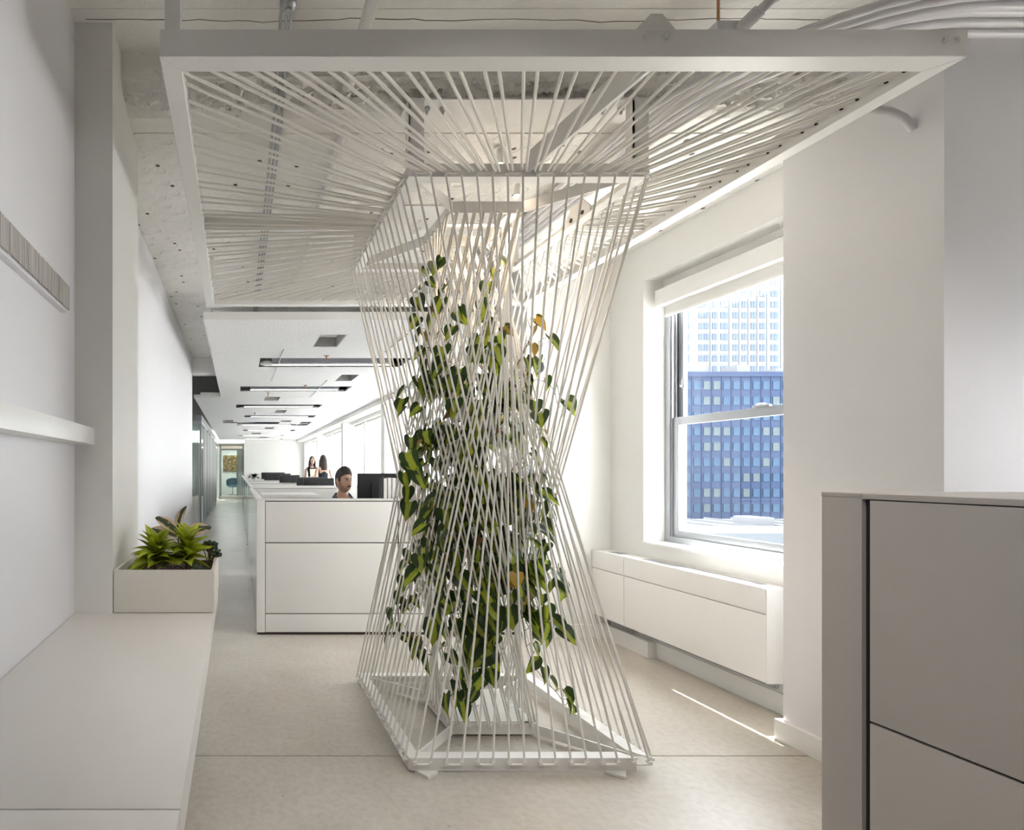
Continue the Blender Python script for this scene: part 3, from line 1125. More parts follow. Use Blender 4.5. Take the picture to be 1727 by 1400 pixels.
# arms between canopy and column head
AZ0, AZ1 = 2.57, 2.656
MX, MY = 1.25, 2.79
plate('canopy_arm', (1.315, CY0 + 0.075), (1.245, 2.25), AZ0, AZ1, 0.012, sc)
plate('canopy_arm', (CX0 + 0.06, MY), (0.737, MY), AZ0, AZ1, 0.012, sc)
plate('canopy_arm', (1.763, MY), (CX1 - 0.06, MY), AZ0, AZ1, 0.012, sc)
plate('canopy_arm', (MX, 3.335), (MX, CY1 - 0.06), AZ0, AZ1, 0.012, sc)
bm = BM()          # bolted gusset seen above the front canopy bar
prism(bm, [(1.255, 2.60), (1.385, 2.60), (1.385, 2.686), (1.342, 2.738), (1.305, 2.738), (1.255, 2.686)], 'y', CY0 + 0.064, CY0 + 0.072)
obj('gusset', bm, METAL_W, sc)
bm = BM()          # gusset on the right bar of the column head with two holes seen as dark bolts
yc = 2.70
prism(bm, [(yc - 0.10, 2.56), (yc + 0.10, 2.56), (yc + 0.10, 2.61), (yc + 0.045, 2.668), (yc - 0.045, 2.668), (yc - 0.10, 2.61)], 'x', 1.745, 1.752)
gs = obj('gusset', bm, METAL_W, sc)
bm = BM()
for dy in (-0.045, 0.045):
    cyl(bm, (1.745, yc + dy, 2.600), (1.742, yc + dy, 2.600), 0.011, seg=12)
obj('bolt', bm, BLACK, gs, 'dark bolt')
bm = BM()
cyl(bm, (1.272, 2.247, 2.582), (1.272, 2.240, 2.582), 0.013, seg=6)
obj('bolt', bm, STEEL, top_bars[0], 'zinc bolt', smooth=0)
# hanging yokes up to the slab
for yy, zt, yw in ((2.250, 2.885, 0.045), (3.29, 2.90, 0.045)):
    for xa in (0.735, 1.697):
        bm = BM()
        box(bm, xa, xa + 0.066, yy, yy + 0.006, 2.60, zt)
        box(bm, xa, xa + 0.006, yy, yy + yw, 2.60, zt)
        obj('hanger_post', bm, METAL_W, sc)
    bm = BM()
    ya_ = yy if yy < 3 else yy - 0.10
    box(bm, 0.735, 1.763, ya_, ya_ + 0.15, zt, zt + 0.007)
    pl = obj('hanger_plate', bm, METAL_W, sc)
    bm = BM()
    for x in (0.83, 1.60, 1.68, 0.90):
        cyl(bm, (x, ya_ + 0.05, zt - 0.030), (x, ya_ + 0.05, 2.92), 0.0055, seg=8)
        cyl(bm, (x, ya_ + 0.05, zt - 0.016), (x, ya_ + 0.05, zt - 0.002), 0.013, seg=6)
    obj('bolt', bm, STEEL, pl, 'zinc bolt', smooth=0)
# canopy hangers at the corners
for x, y in ((CX0 + 0.015, CY0 + 0.005), (CX0 + 0.012, CY1 - 0.06), (CX1 - 0.06, CY1 - 0.06)):
    zt = 3.09 if y < 2.2 else 2.912
    bxo('canopy_hanger', (x, x + 0.047, y, y + 0.05, CZ1 - (0.06 if x > 2 and y < 2 else 0), zt), METAL_W, sc)

# ---- ropes: one shared unit rope, scaled to each span
bm = BM()
SEG = 7
uvl = bm.loops.layers.uv.new('UVMap')
rings = [[bm.verts.new((math.cos(2 * PI * k / SEG), math.sin(2 * PI * k / SEG), z)) for k in range(SEG)] for z in (0, 0.5, 1)]
for ri in range(2):
    for k in range(SEG):
        f = bm.faces.new((rings[ri][k], rings[ri][(k + 1) % SEG], rings[ri + 1][(k + 1) % SEG], rings[ri + 1][k]))
        for lp, uv in zip(f.loops, ((k, ri), (k + 1, ri), (k + 1, ri + 1), (k, ri + 1))):
            lp[uvl].uv = (uv[0] / SEG * 6, uv[1] * 60)
bm.faces.new(list(reversed(rings[0])))
bm.faces.new(rings[2])
rope_me = mesh_of('rope', bm, ROPE)
ROPE_R = 0.0058
_rr = random.Random(2)
NROPE = 0


def rope(a, b, r=ROPE_R):
    global NROPE
    a, b = Vector(a), Vector(b)
    m_ = Matrix.Translation(a) @ frame_z(b - a) @ Matrix.Diagonal((r, r, (b - a).length, 1))
    link('rope', rope_me, sc, mw=m_)
    NROPE += 1


def on_side(sq, k, t, z, push=0.0):
    a, b = sq[k], sq[(k + 1) % 4]
    n = INW[k]
    return Vector((a[0] + (b[0] - a[0]) * t - n[0] * push, a[1] + (b[1] - a[1]) * t - n[1] * push, z))


def sq_inset(x0, x1, y0, y1, w):
    return [(x0 + w, y0 + w), (x1 - w, y0 + w), (x1 - w, y1 - w), (x0 + w, y1 - w)]


CIN = sq_inset(CX0, CX1, CY0, CY1, 0.060)
NPAIR = 18
pins_c = [BM() for _ in range(4)]
for k in range(4):
    for i in range(NPAIR):
        for s in (-1, 1):
            t1 = (i + 0.5 + s * 0.185) / NPAIR
            t2 = (i + 0.5 + s * 0.16) / NPAIR
            a = on_side(CIN, k, t1, 2.583)
            b = on_side(OUT, k, 0.012 + 0.976 * t2, 2.571, 0.010)
            rope(a, b)
            n = Vector((*INW[k], 0))
            cyl(pins_c[k], on_side(CIN, k, t1, 2.583) + n * 0.001, on_side(CIN, k, t1, 2.583) + n * 0.009, 0.0042, seg=6)
for k in range(4):
    if k != 1:
        pins_c[k].free()
        continue
    o = obj('grommet', pins_c[k], BLACK, canopy_bars[k], 'dark rope hole')
    o['kind'] = 'stuff'

NC = 16


def pegs(sq, k, ts, z, parent, ln, dz=0.0):
    bm = BM()
    n = Vector((*INW[k], 0))
    for t in ts:
        p = on_side(sq, k, t, z)
        cyl(bm, p + n * 0.004, p - n * ln, 0.0062, seg=8)
        cyl(bm, p - n * (ln - 0.004), p - n * (ln + 0.002), 0.0085, seg=8)
    o = obj('peg', bm, METAL_W, parent)
    o['kind'] = 'stuff'


def loops(sq, k, ts, z, parent, push):
    bm = BM()
    for i in range(0, len(ts) - 1, 2):
        a, b = on_side(sq, k, ts[i], z, push), on_side(sq, k, ts[i + 1], z, push)
        tube(bm, [a, a * 0.7 + b * 0.3 + Vector((0, 0, -0.003)), a * 0.3 + b * 0.7 + Vector((0, 0, -0.003)), b], 0.0046, 7)
    o = obj('rope_loop', bm, ROPE, parent)
    o['kind'] = 'stuff'


outer_t = [0.02 + 0.96 * i / (NC - 1) for i in range(NC)]
inner_t = [(i // 2 + 0.5) / (NC / 2) + (0.014 if i % 2 else -0.014) for i in range(NC)]
inner_peg = [(i + 0.5) / (NC / 2) for i in range(NC // 2)]
for k in range(4):
    pegs(OUT, k, outer_t, 2.562, top_bars[k], 0.018)
    pegs(OUTB, k, outer_t, 0.052, base_bars[k], 0.018)
    loops(OUT, k, outer_t, 2.564, top_bars[k], 0.015)
    loops(OUTB, k, outer_t, 0.048, base_bars[k], 0.014)
    pegs(INT, k, inner_peg, 2.562, inner_top[k], 0.016)
    pegs(INB, k, inner_peg, 0.052, inner_base[k], 0.016)
    k2 = (k + 1) % 4
    for i in range(NC):
        rope(on_side(OUT, k, outer_t[i], 2.561, 0.013), on_side(INB, k2, inner_t[i], 0.050, 0.011), 0.0046)
        rope(on_side(OUTB, k, outer_t[i], 0.050, 0.013), on_side(INT, k2, inner_t[i], 2.560, 0.011), 0.0046)

# centre mast that carries the pots
PX, PY = 1.225, 2.765
bm = BM()
cyl(bm, (PX, PY, BZ1 + 0.003), (PX, PY, TZ0 + 0.03), 0.012, seg=14)
cyl(bm, (PX, PY, BZ1 + 0.003), (PX, PY, BZ1 + 0.012), 0.045, seg=16)
box(bm, INT[0][0], INT[1][0], PY - 0.012, PY + 0.012, TZ0 + 0.02, TZ0 + 0.032)
obj('mast', bm, METAL_W, sc)

# ================================================================== TRAILING PLANTS IN POTS
_lr = random.Random(11)


def heart_leaf_mesh(name, fold, curl, wide, m_):
    """heart shaped leaf: stalk end at the origin, tip along -Z, face towards -Y; unit length"""
    rows = [(-0.16, 0.20, 0.30), (-0.10, 0.06, 0.50), (0.02, 0.0, 0.60), (0.18, 0.0, 0.62), (0.38, 0.0, 0.55), (0.58, 0.0, 0.40), (0.78, 0.0, 0.20), (0.92, 0.0, 0.07)]
    bm = BM()
    uvl = bm.loops.layers.uv.new('UVMap')
    uvd = {}
    prev = None

    def pt(u, v):
        y = fold * abs(u) * 0.5 - curl * v * v * 0.35 - 0.12 * u * u
        return Vector((u * wide, -y, -v))

    def nv(u, v):
        x = bm.verts.new(pt(u, v))
        uvd[x] = (0.5 + u * 0.8, min(1, max(0, (v + 0.16) / 1.16)))
        return x
    L = []
    for v, ui, uo in rows:
        ctr = max(v, 0.0)
        c_ = None
        L.append((nv(-uo, v), nv(-uo * 0.5 - ui * 0.5, v if v > 0 else v - 0.02), nv(0, ctr) if v >= 0 else None, nv(uo * 0.5 + ui * 0.5, v if v > 0 else v - 0.02), nv(uo, v)))
    tip = nv(0, 1.02)
    c0 = L[2][2]
    for a, b in zip(L[:-1], L[1:]):
        bm.faces.new((a[0], a[1], b[1], b[0]))
        bm.faces.new((a[3], a[4], b[4], b[3]))
        if a[2]:
            bm.faces.new((a[1], a[2], b[2], b[1]))
            bm.faces.new((a[2], a[3], b[3], b[2]))
        elif b[2]:
            bm.faces.new((a[1], c0, b[1]))
            bm.faces.new((a[3], b[3], c0))
    a = L[-1]
    bm.faces.new((a[0], a[1], tip))
    bm.faces.new((a[1], a[2], tip))
    bm.faces.new((a[2], a[3], tip))
    bm.faces.new((a[3], a[4], tip))
    for f in bm.faces:
        for lp in f.loops:
            lp[uvl].uv = uvd[lp.vert]
    # small stalk
    return mesh_of(name, bm, m_, smooth=80)


HEARTS = [heart_leaf_mesh('heart_leaf', f, c, w, LEAF) for f, c, w in ((0.5, 0.5, 0.72), (0.9, 0.2, 0.62), (0.25, 0.9, 0.78))]
HEART_Y = heart_leaf_mesh('yellow_leaf', 0.4, 0.5, 0.72, LEAF_Y)
HEART_D = heart_leaf_mesh('dry_leaf', 1.2, 1.2, 0.55, LEAF_BR)


def pot_mesh():
    bm = BM()
    r1 = lathe(bm, [(0.001, -0.155), (0.042, -0.155), (0.046, -0.15), (0.068, -0.012), (0.073, -0.01), (0.074, 0.0), (0.069, 0.0), (0.064, -0.02)], 24)
    return mesh_of('pot', bm, POT)


POT_ME = pot_mesh()
bm = BM()
lathe(bm, [(0.0655, -0.018), (0.045, -0.012), (0.02, -0.009), (0.001, -0.008)], 20)
SOIL_ME = mesh_of('soil', bm, SOIL)
bm = BM()
for k in range(20):
    a0, a1 = 2 * PI * k / 20, 2 * PI * (k + 1) / 20
    cyl(bm, (0.0745 * math.cos(a0), 0.0745 * math.sin(a0), -0.028), (0.0745 * math.cos(a1), 0.0745 * math.sin(a1), -0.028), 0.003, seg=6)
RING_ME = mesh_of('ring', bm, METAL_W)

NLEAF = 0


def add_leaf(pl, base, out, size, rnd, kind=None):
    """leaf hangs from base, facing roughly outwards"""
    global NLEAF
    d = Vector((out.x, out.y, 0))
    if d.length < 1e-4:
        d = Vector((0, -1, 0))
    ang = math.atan2(d.y, d.x) + PI / 2 + rnd.uniform(-0.9, 0.9)
    tilt = rnd.uniform(-0.15, 0.85)
    roll = rnd.uniform(-0.75, 0.75)
    R = Matrix.Rotation(ang, 4, 'Z') @ Matrix.Rotation(-tilt, 4, 'X') @ Matrix.Rotation(roll, 4, 'Y')
    me = rnd.choice(HEARTS) if kind is None else kind
    o = link('leaf', me, pl, mw=Matrix.Translation(base) @ R @ Matrix.Scale(size, 4))
    if kind is HEART_Y:
        o['label'] = 'yellowed leaf'
    elif kind is HEART_D:
        o['label'] = 'dry brown leaf'
    NLEAF += 1


def smooth_path(pts, step=0.03):
    """Catmull-Rom through points"""
    pts = [Vector(p) for p in pts]
    e = [pts[0] * 2 - pts[1]] + pts + [pts[-1] * 2 - pts[-2]]
    out = []
    for i in range(1, len(e) - 2):
        n = max(2, int((e[i + 1] - e[i]).length / step))
        for j in range(n):
            t = j / n
            p0, p1, p2, p3 = e[i - 1], e[i], e[i + 1], e[i + 2]
            out.append(0.5 * ((2 * p1) + (p2 - p0) * t + (2 * p0 - 5 * p1 + 4 * p2 - p3) * t * t + (3 * p1 - p0 - 3 * p2 + p3) * t ** 3))
    out.append(pts[-1])
    return out


def vine(pl, stem_bm, way, size, gap, rnd, special=None):
    path = smooth_path(way)
    tube(stem_bm, path, [0.0022 if k < len(path) * 0.6 else 0.0016 for k in range(len(path))], 5)
    acc = gap * rnd.uniform(0.2, 0.9)
    last = path[0]
    for i, p in enumerate(path[1:]):
        acc += (p - last).length
        if acc >= gap or i == len(path) - 2:
            acc = rnd.uniform(-0.2, 0.2) * gap
            out = Vector((p.x - PX, p.y - PY, 0))
            side = Vector((rnd.uniform(-1, 1), rnd.uniform(-1, 0.4), 0)) * 0.7 + (out.normalized() if out.length > 0.01 else Vector((0, -1, 0)))
            base = p + side.normalized() * rnd.uniform(0.012, 0.038) + Vector((0, 0, rnd.uniform(0.0, 0.022)))
            tube(stem_bm, [p, (p + base) / 2 + Vector((0, 0, 0.006)), base], 0.0013, 4)
            kd = None
            q = rnd.random()
            if special and q < special:
                kd = HEART_Y if q < special * 0.7 else HEART_D
            add_leaf(pl, base, side, size * rnd.uniform(0.68, 1.18) * (0.55 if kd is HEART_D else 0.8 if kd else 1), rnd, kd)
        last = p


# pots: (offset x, offset y, rim z, label)
POTS = [
    (-0.085, -0.075, 1.70, 'uppermost white pot of trailing variegated vine, inside the rope waist on the left'),
    (0.095, -0.02, 1.585, 'white pot of vine right of the mast, just under the uppermost pot'),
    (-0.090, -0.070, 1.47, 'white pot of vine left of the mast, just above the rope waist'),
    (0.100, -0.010, 1.47 - 0.24, 'white pot of vine right of the mast, level with the rope waist'),
    (0.0, -0.105, 1.215, 'white pot of vine standing in front of the mast below the rope waist'),
    (-0.085, 0.06, 0.99, 'white pot of vine low on the left behind the crossing ropes'),
    (0.085, -0.06, 0.93, 'lowest white pot of vine, its runners hanging to the base tray'),
]
VINES = {
    0: [  # climbs high on the left
        [(735, 610), (720, 560), (735, 500), (728, 470), (745, 440)], [(730, 640), (712, 560), (705, 520), (718, 475), (712, 462)],
        [(745, 650), (760, 590), (740, 545), (750, 505), (757, 485)], [(728, 655), (700, 640), (690, 655), (688, 690)],
        [(735, 660), (745, 600), (765, 560), (775, 520)], [(725, 660), (712, 690), (722, 730)], [(750, 655), (745, 625), (752, 600)],
        [(745, 660), (770, 640), (775, 670), (760, 700)], [(730, 655), (740, 625), (760, 610), (778, 640)]],
    1: [  # climbs on the right
        [(835, 650), (800, 600), (815, 545), (810, 500), (826, 470), (830, 445)], [(840, 655), (812, 615), (828, 575), (815, 545)],
        [(850, 655), (875, 610), (895, 565), (890, 540)], [(855, 660), (895, 615), (910, 575), (918, 572)], [(860, 660), (905, 640), (932, 655), (942, 690)],
        [(840, 660), (800, 640), (790, 670), (800, 715)], [(850, 665), (885, 660), (900, 700), (905, 740)], [(845, 655), (825, 630), (830, 590), (845, 560)],
        [(842, 660), (815, 650), (812, 690), (825, 730)], [(855, 660), (880, 640), (890, 610)], [(838, 655), (822, 620), (805, 590), (790, 600)]],
    2: [[(740, 745), (705, 735), (698, 765), (708, 800)], [(745, 740), (735, 770), (738, 830), (745, 880)], [(735, 745), (690, 790), (684, 815), (696, 850)],
        [(755, 745), (775, 760), (780, 800), (770, 850)], [(748, 740), (752, 720), (770, 730), (775, 760)], [(738, 745), (715, 760), (728, 820), (722, 880), (728, 930)],
        [(742, 742), (722, 730), (712, 745)], [(750, 742), (765, 725), (785, 745), (792, 800)]],
    3: [[(860, 822), (890, 815), (915, 850), (928, 872)], [(855, 820), (875, 850), (880, 900), (895, 950)], [(850, 820), (835, 850), (845, 920), (850, 980)],
        [(862, 822), (895, 830), (905, 900), (912, 915)], [(858, 822), (885, 870), (900, 930), (935, 965)], [(852, 818), (865, 790), (885, 770)],
        [(848, 820), (822, 810), (815, 850), (822, 900)], [(856, 820), (870, 870), (860, 940), (868, 1000)], [(860, 820), (880, 790), (900, 800), (905, 830)]],
    4: [[(790, 828), (790, 800), (800, 792)], [(780, 830), (760, 850), (745, 910), (712, 930), (705, 965)], [(795, 830), (815, 860), (805, 930), (815, 990), (822, 1040)],
        [(785, 830), (762, 870), (755, 940), (745, 1000), (738, 1050)], [(800, 830), (830, 870), (835, 940), (828, 1010), (815, 1070)],
        [(778, 832), (735, 850), (725, 900), (735, 960)], [(790, 832), (785, 880), (775, 950), (790, 1010), (785, 1060)],
        [(785, 832), (770, 880), (772, 930)], [(798, 832), (820, 850), (840, 890), (838, 930)]],
    5: [[(745, 905), (700, 935), (690, 985), (695, 1020)], [(740, 905), (715, 950), (672, 1020), (668, 1055), (663, 1075)], [(750, 905), (740, 960), (755, 1040), (762, 1100)],
        [(755, 905), (775, 950), (770, 1020), (790, 1090), (800, 1130)], [(748, 905), (720, 940), (712, 985)], [(690, 1070), (715, 1085), (728, 1105), (712, 1100)],
        [(750, 908), (765, 950), (748, 1010)], [(742, 905), (728, 950), (735, 1000), (728, 1040)]],
    6: [[(845, 935), (880, 970), (890, 1020), (905, 1060)], [(840, 935), (825, 1000), (828, 1060), (818, 1135), (795, 1160), (780, 1180)], [(850, 935), (905, 970), (925, 990)],
        [(845, 935), (870, 1000), (882, 1050), (888, 1090), (905, 1130), (942, 1172), (952, 1190)], [(835, 935), (810, 990), (800, 1060), (812, 1100)], [(855, 935), (915, 960), (935, 985)],
        [(850, 935), (895, 1010), (930, 1055), (938, 1060)], [(838, 935), (850, 1010), (838, 1070)], [(848, 935), (870, 980), (880, 1030), (900, 1075)],
        [(846, 935), (865, 960), (868, 1010)], [(780, 1160), (765, 1170), (758, 1175)], [(852, 935), (885, 955), (900, 1000), (915, 1050)]],
}
FRONT = {0: 0.0, 1: 0.0}
for pi_, (dx, dy, zr, lab) in enumerate(POTS):
    rnd = random.Random(100 + pi_)
    px, py = PX + dx, PY + dy
    pl = thing('trailing_vine', lab, 'potted plant', (px, py, zr - 0.155), 'potted vines on the mast')
    T = Matrix.Translation((px, py, zr))
    po = link('pot', POT_ME, pl, mw=T)
    link('soil', SOIL_ME, pl, mw=T)
    link('pot_ring', RING_ME, pl, mw=T)
    bm = BM()
    d = Vector((dx, dy, 0)).normalized()
    tube(bm, [Vector((PX, PY, zr - 0.028)) + d * 0.010, Vector((px, py, zr - 0.028)) - d * 0.072], 0.004, 8)
    obj('bracket', bm, METAL_W, pl)
    sb = BM()
    for way in VINES[pi_]:
        n = len(way)
        dep0 = py - 0.01
        # spread the runners in depth round the mast, more to the front
        off = rnd.uniform(-0.26, 0.0)
        pts = []
        for i, (u, v) in enumerate(way):
            t = i / (n - 1)
            d_ = py + off * min(1, t * 2) + rnd.uniform(-0.02, 0.02)
            pts.append(P(u, v, d_))
        start = Vector((px + rnd.uniform(-0.03, 0.03), py + rnd.uniform(-0.03, 0.03), zr - 0.01))
        if (pts[0] - start).length < 0.45:
            pts = [start, start + (pts[0] - start) * 0.4 + Vector((0, 0, 0.035))] + pts
        else:
            pts = [start, start + Vector((0, -0.06, 0.02)), pts[0] + Vector((0, 0, 0.1))] + pts
        vine(pl, sb, pts, 0.086 if pi_ in (0, 2, 5) else 0.096, {0: 0.075, 1: 0.062, 2: 0.062, 5: 0.06}.get(pi_, 0.052), rnd, 0.12 if pi_ in (0, 1) else 0.04)
    for q in range(8 if pi_ == 0 else 24):      # leaves spilling over the rim all round
        a = rnd.uniform(0, 2 * PI)
        rr = rnd.uniform(0.06, 0.15)
        e = Vector((px + math.cos(a) * rr, py + math.sin(a) * rr, zr + rnd.uniform(-0.16, 0.07)))
        s0 = Vector((px + math.cos(a) * 0.03, py + math.sin(a) * 0.03, zr - 0.01))
        tube(sb, smooth_path([s0, Vector((px + math.cos(a) * 0.075, py + math.sin(a) * 0.075, zr + 0.03)), e], 0.03), 0.0014, 4)
        add_leaf(pl, e, Vector((math.cos(a), math.sin(a) - 0.5, 0)), rnd.uniform(0.07, 0.115), rnd)
    o = obj('stem', sb, STEM, pl)

# ================================================================== LEFT COUNTER AND PLANTER
ct = thing('counter', 'long white counter slab along the left wall carrying the planter box', 'counter', (-0.37, 0.9, 0))
bm = BM()
box(bm, -0.648, -0.0964, 0.889, 2.64, 0.64, 0.726, 0.002)
obj('counter_top', bm, LAM_COUNTER, ct)
bm = BM()
box(bm, -0.648, -0.0964, -1.4, 0.886, 0.64, 0.726, 0.002)
obj('counter_top', bm, LAM_COUNTER, ct)
for y in (-1.3, 0.85, 2.45):
    bxo('support_panel', (-0.648, -0.22, y, y + 0.04, 0.0, 0.64), LAM_COUNTER, ct)

pb = thing('planter_box', 'beige white planter box standing on the counter end beside the pilaster', 'planter', (-0.294, 2.35, 0.726))
X0, X1, Y0, Y1, Z0, Z1 = -0.494, -0.092, 2.102, 2.59, 0.728, 0.897
bm = BM()
box(bm, X0, X1, Y0, Y0 + 0.012, Z0, Z1, 0.001)
box(bm, X0, X1, Y1 - 0.012, Y1, Z0, Z1, 0.001)
box(bm, X0, X0 + 0.012, Y0 + 0.0122, Y1 - 0.0122, Z0, Z1, 0.001)
box(bm, X1 - 0.012, X1, Y0 + 0.0122, Y1 - 0.0122, Z0, Z1, 0.001)
box(bm, X0 + 0.012, X1 - 0.012, Y0 + 0.012, Y1 - 0.012, Z0, Z0 + 0.01)
obj('box', bm, PLANTER, pb)
bm = BM()
bmesh.ops.create_grid(bm, x_segments=14, y_segments=14, size=0.5, matrix=Matrix.Translation(((X0 + X1) / 2, (Y0 + Y1) / 2, 0.852)) @ Matrix.Diagonal((X1 - X0 - 0.026, Y1 - Y0 - 0.026, 1, 1)))
for v in bm.verts:
    v.co.z += 0.008 * mnoise.noise(v.co * 30)
obj('soil', bm, SOIL, pb)


def blade_mesh(name, m_, prof, bend, fold, seg=8):
    """strap or oval leaf growing along +Y from the origin, bending down; unit length"""
    bm = BM()
    uvl = bm.loops.layers.uv.new('UVMap')
    L = []
    uvd = {}
    for i in range(seg + 1):
        t = i / seg
        a = bend * t
        y = math.sin(a) / bend if abs(bend) > 1e-3 else t
        z = (math.cos(a) - 1) / bend if abs(bend) > 1e-3 else 0
        w = prof(t)
        row = []
        for k in (-1, -0.5, 0, 0.5, 1):
            v = bm.verts.new((k * w, y, z + fold * abs(k) * w))
            uvd[v] = (0.5 + 0.5 * k * w / 0.2, t)
            row.append(v)
        L.append(row)
    for a, b in zip(L[:-1], L[1:]):
        for k in range(4):
            f = bm.faces.new((a[k], a[k + 1], b[k + 1], b[k]))
            for lp in f.loops:
                lp[uvl].uv = uvd[lp.vert]
    return mesh_of(name, bm, m_, smooth=80)


def p_lance(t):
    return 0.03 + 0.235 * math.sin(PI * min(1, t * 1.02) ** 0.8) ** 1.0 * (1 - 0.25 * t) - 0.03 * t if t < 0.995 else 0.002


def p_oval(t):
    return 0.20 * math.sin(PI * max(0.03, min(0.985, t))) ** 0.6 if t > 0.12 else 0.018


LANCE = [blade_mesh('lance_leaf', LIME, p_lance, b, f) for b, f in ((0.7, 0.45), (1.2, 0.3), (0.35, 0.5))]
OVAL = [blade_mesh('oval_leaf', RUBBER, p_oval, b, f) for b, f in ((0.5, 0.25), (0.9, 0.15))]


def rosette(name, label, cat, c, n, size, seed, stem_h, meshes, group=None, zoff=0.855):
    rnd = random.Random(seed)
    t = thing(name, label, cat, (c[0], c[1], zoff), group)
    bm = BM()
    cyl(bm, (c[0], c[1], zoff - 0.01), (c[0], c[1], zoff + stem_h), 0.008, 0.005, 8)
    obj('stem', bm, STEM, t)
    for i in range(n):
        f = i / (n - 1)
        az = i * 2.39996 + rnd.uniform(-0.25, 0.25)
        el = math.radians(8 + 62 * f + rnd.uniform(-9, 9))
        s = size * (1.0 - 0.30 * f) * rnd.uniform(0.85, 1.12)
        z = zoff + 0.035 + (stem_h - 0.02) * f
        M_ = Matrix.Translation((c[0], c[1], z)) @ Matrix.Rotation(az, 4, 'Z') @ Matrix.Rotation(el, 4, 'X') @ Matrix.Rotation(rnd.uniform(-0.5, 0.5), 4, 'Y') @ Matrix.Scale(s, 4)
        link('leaf', rnd.choice(meshes), t, mw=M_)
    return t


rosette('lime_dracaena', 'bushy lime green leafy plant on the left in the planter box', 'plant', (-0.350, 2.255, 0), 40, 0.150, 5, 0.10, LANCE)
rosette('lime_dracaena', 'bushy lime green leafy plant on the right in the planter box', 'plant', (-0.218, 2.285, 0), 38, 0.150, 8, 0.115, LANCE)
rb = thing('rubber_plant', 'rubber plant with cream edged leaves at the back of the planter box', 'plant', (-0.268, 2.42, 0.855))
bm = BM()
tube(bm, [(-0.268, 2.42, 0.845), (-0.272, 2.42, 0.92), (-0.270, 2.42, 1.00), (-0.268, 2.415, 1.05)], [0.006, 0.005, 0.004, 0.002], 8)
obj('stem', bm, STEM, rb)
for az, el, s, z, rl in ((95, 16, 0.15, 0.995, -1.0), (80, 38, 0.14, 1.01, -0.9), (-85, 18, 0.16, 1.00, 1.05), (-110, 40, 0.13, 0.99, 0.9), (170, 86, 0.135, 1.02, 1.0), (150, 25, 0.11, 0.95, 0.2), (30, 50, 0.11, 0.96, 0.6)):
    M_ = Matrix.Translation((-0.270, 2.418, z)) @ Matrix.Rotation(math.radians(az), 4, 'Z') @ Matrix.Rotation(math.radians(el), 4, 'X') @ Matrix.Rotation(rl, 4, 'Y') @ Matrix.Scale(s, 4)
    link('leaf', OVAL[0 if el < 40 else 1], rb, mw=M_)


def succulent(label, c, seed, h, n, m_):
    rnd = random.Random(seed)
    t = thing('succulent', label, 'plant', (c[0], c[1], 0.855))
    bm = BM()
    st = BM()
    for i in range(n):
        a = rnd.uniform(0, 2 * PI)
        tip = Vector((c[0] + math.cos(a) * h * 0.45 * rnd.random(), c[1] + math.sin(a) * h * 0.45 * rnd.random(), 0.855 + h * rnd.uniform(0.5, 1)))
        tube(st, [(c[0], c[1], 0.845), (Vector((c[0], c[1], 0.85)) + tip) / 2 + Vector((0, 0, 0.01)), tip], 0.0025, 5)
        for k in range(9):
            b = k * 2.4 + rnd.random()
            q = tip + Vector((math.cos(b) * 0.010, math.sin(b) * 0.010, -0.003 * k + 0.006))
            ball(bm, q, 0.0075, 6, 5, (1.5, 0.55, 0.8), Matrix.Rotation(b, 3, 'Z'))
    obj('stem', st, STEM, t)
    obj('foliage', bm, m_, t)
    return t


succulent('small dark jade succulent at the right back corner of the planter box', (-0.130, 2.42, 0), 3, 0.115, 9, SUCC)
succulent('low dark green succulent at the front right of the planter box', (-0.165, 2.150, 0), 4, 0.045, 14, SUCC)
succulent('low reddish succulent at the front middle of the planter box', (-0.255, 2.155, 0), 6, 0.05, 10, SUCC_R)

# ================================================================== WALL RAILS
r1 = thing('wall_rail', 'plain white box rail fixed to the left wall at eye level', 'rail', (-0.61, 1.0, 1.40))
bm = BM()
box(bm, -0.652, -0.571, -1.5, 2.085, 1.400, 1.466, 0.002)
obj('rail_board', bm, LAM, r1)
bxo('end_cap', (-0.652, -0.5705, 2.085, 2.10, 1.400, 1.466), TRIM, r1)
r2 = thing('wall_rail', 'upper wall rail faced with pale grey upright cords', 'rail', (-0.63, 0.5, 1.88))
bm = BM()
box(bm, -0.652, -0.622, -1.5, 1.94, 1.890, 1.972, 0.001)
box(bm, -0.652, -0.626, -1.5, 1.935, 1.878, 1.890, 0.001)
obj('rail_core', bm, PAINT_COOL, r2)
bm = BM()
rnd = random.Random(3)
y = -0.2
while y < 1.935:
    w = rnd.uniform(0.004, 0.0075)
    box(bm, -0.622, -0.6185 + rnd.uniform(0, 0.002), y, y + w * 0.9, 1.8895 - rnd.uniform(0, 0.004), 1.9725 + rnd.uniform(0, 0.002))
    y += w
o = obj('cord_facing', bm, CORD, r2)
o['kind'] = 'stuff'

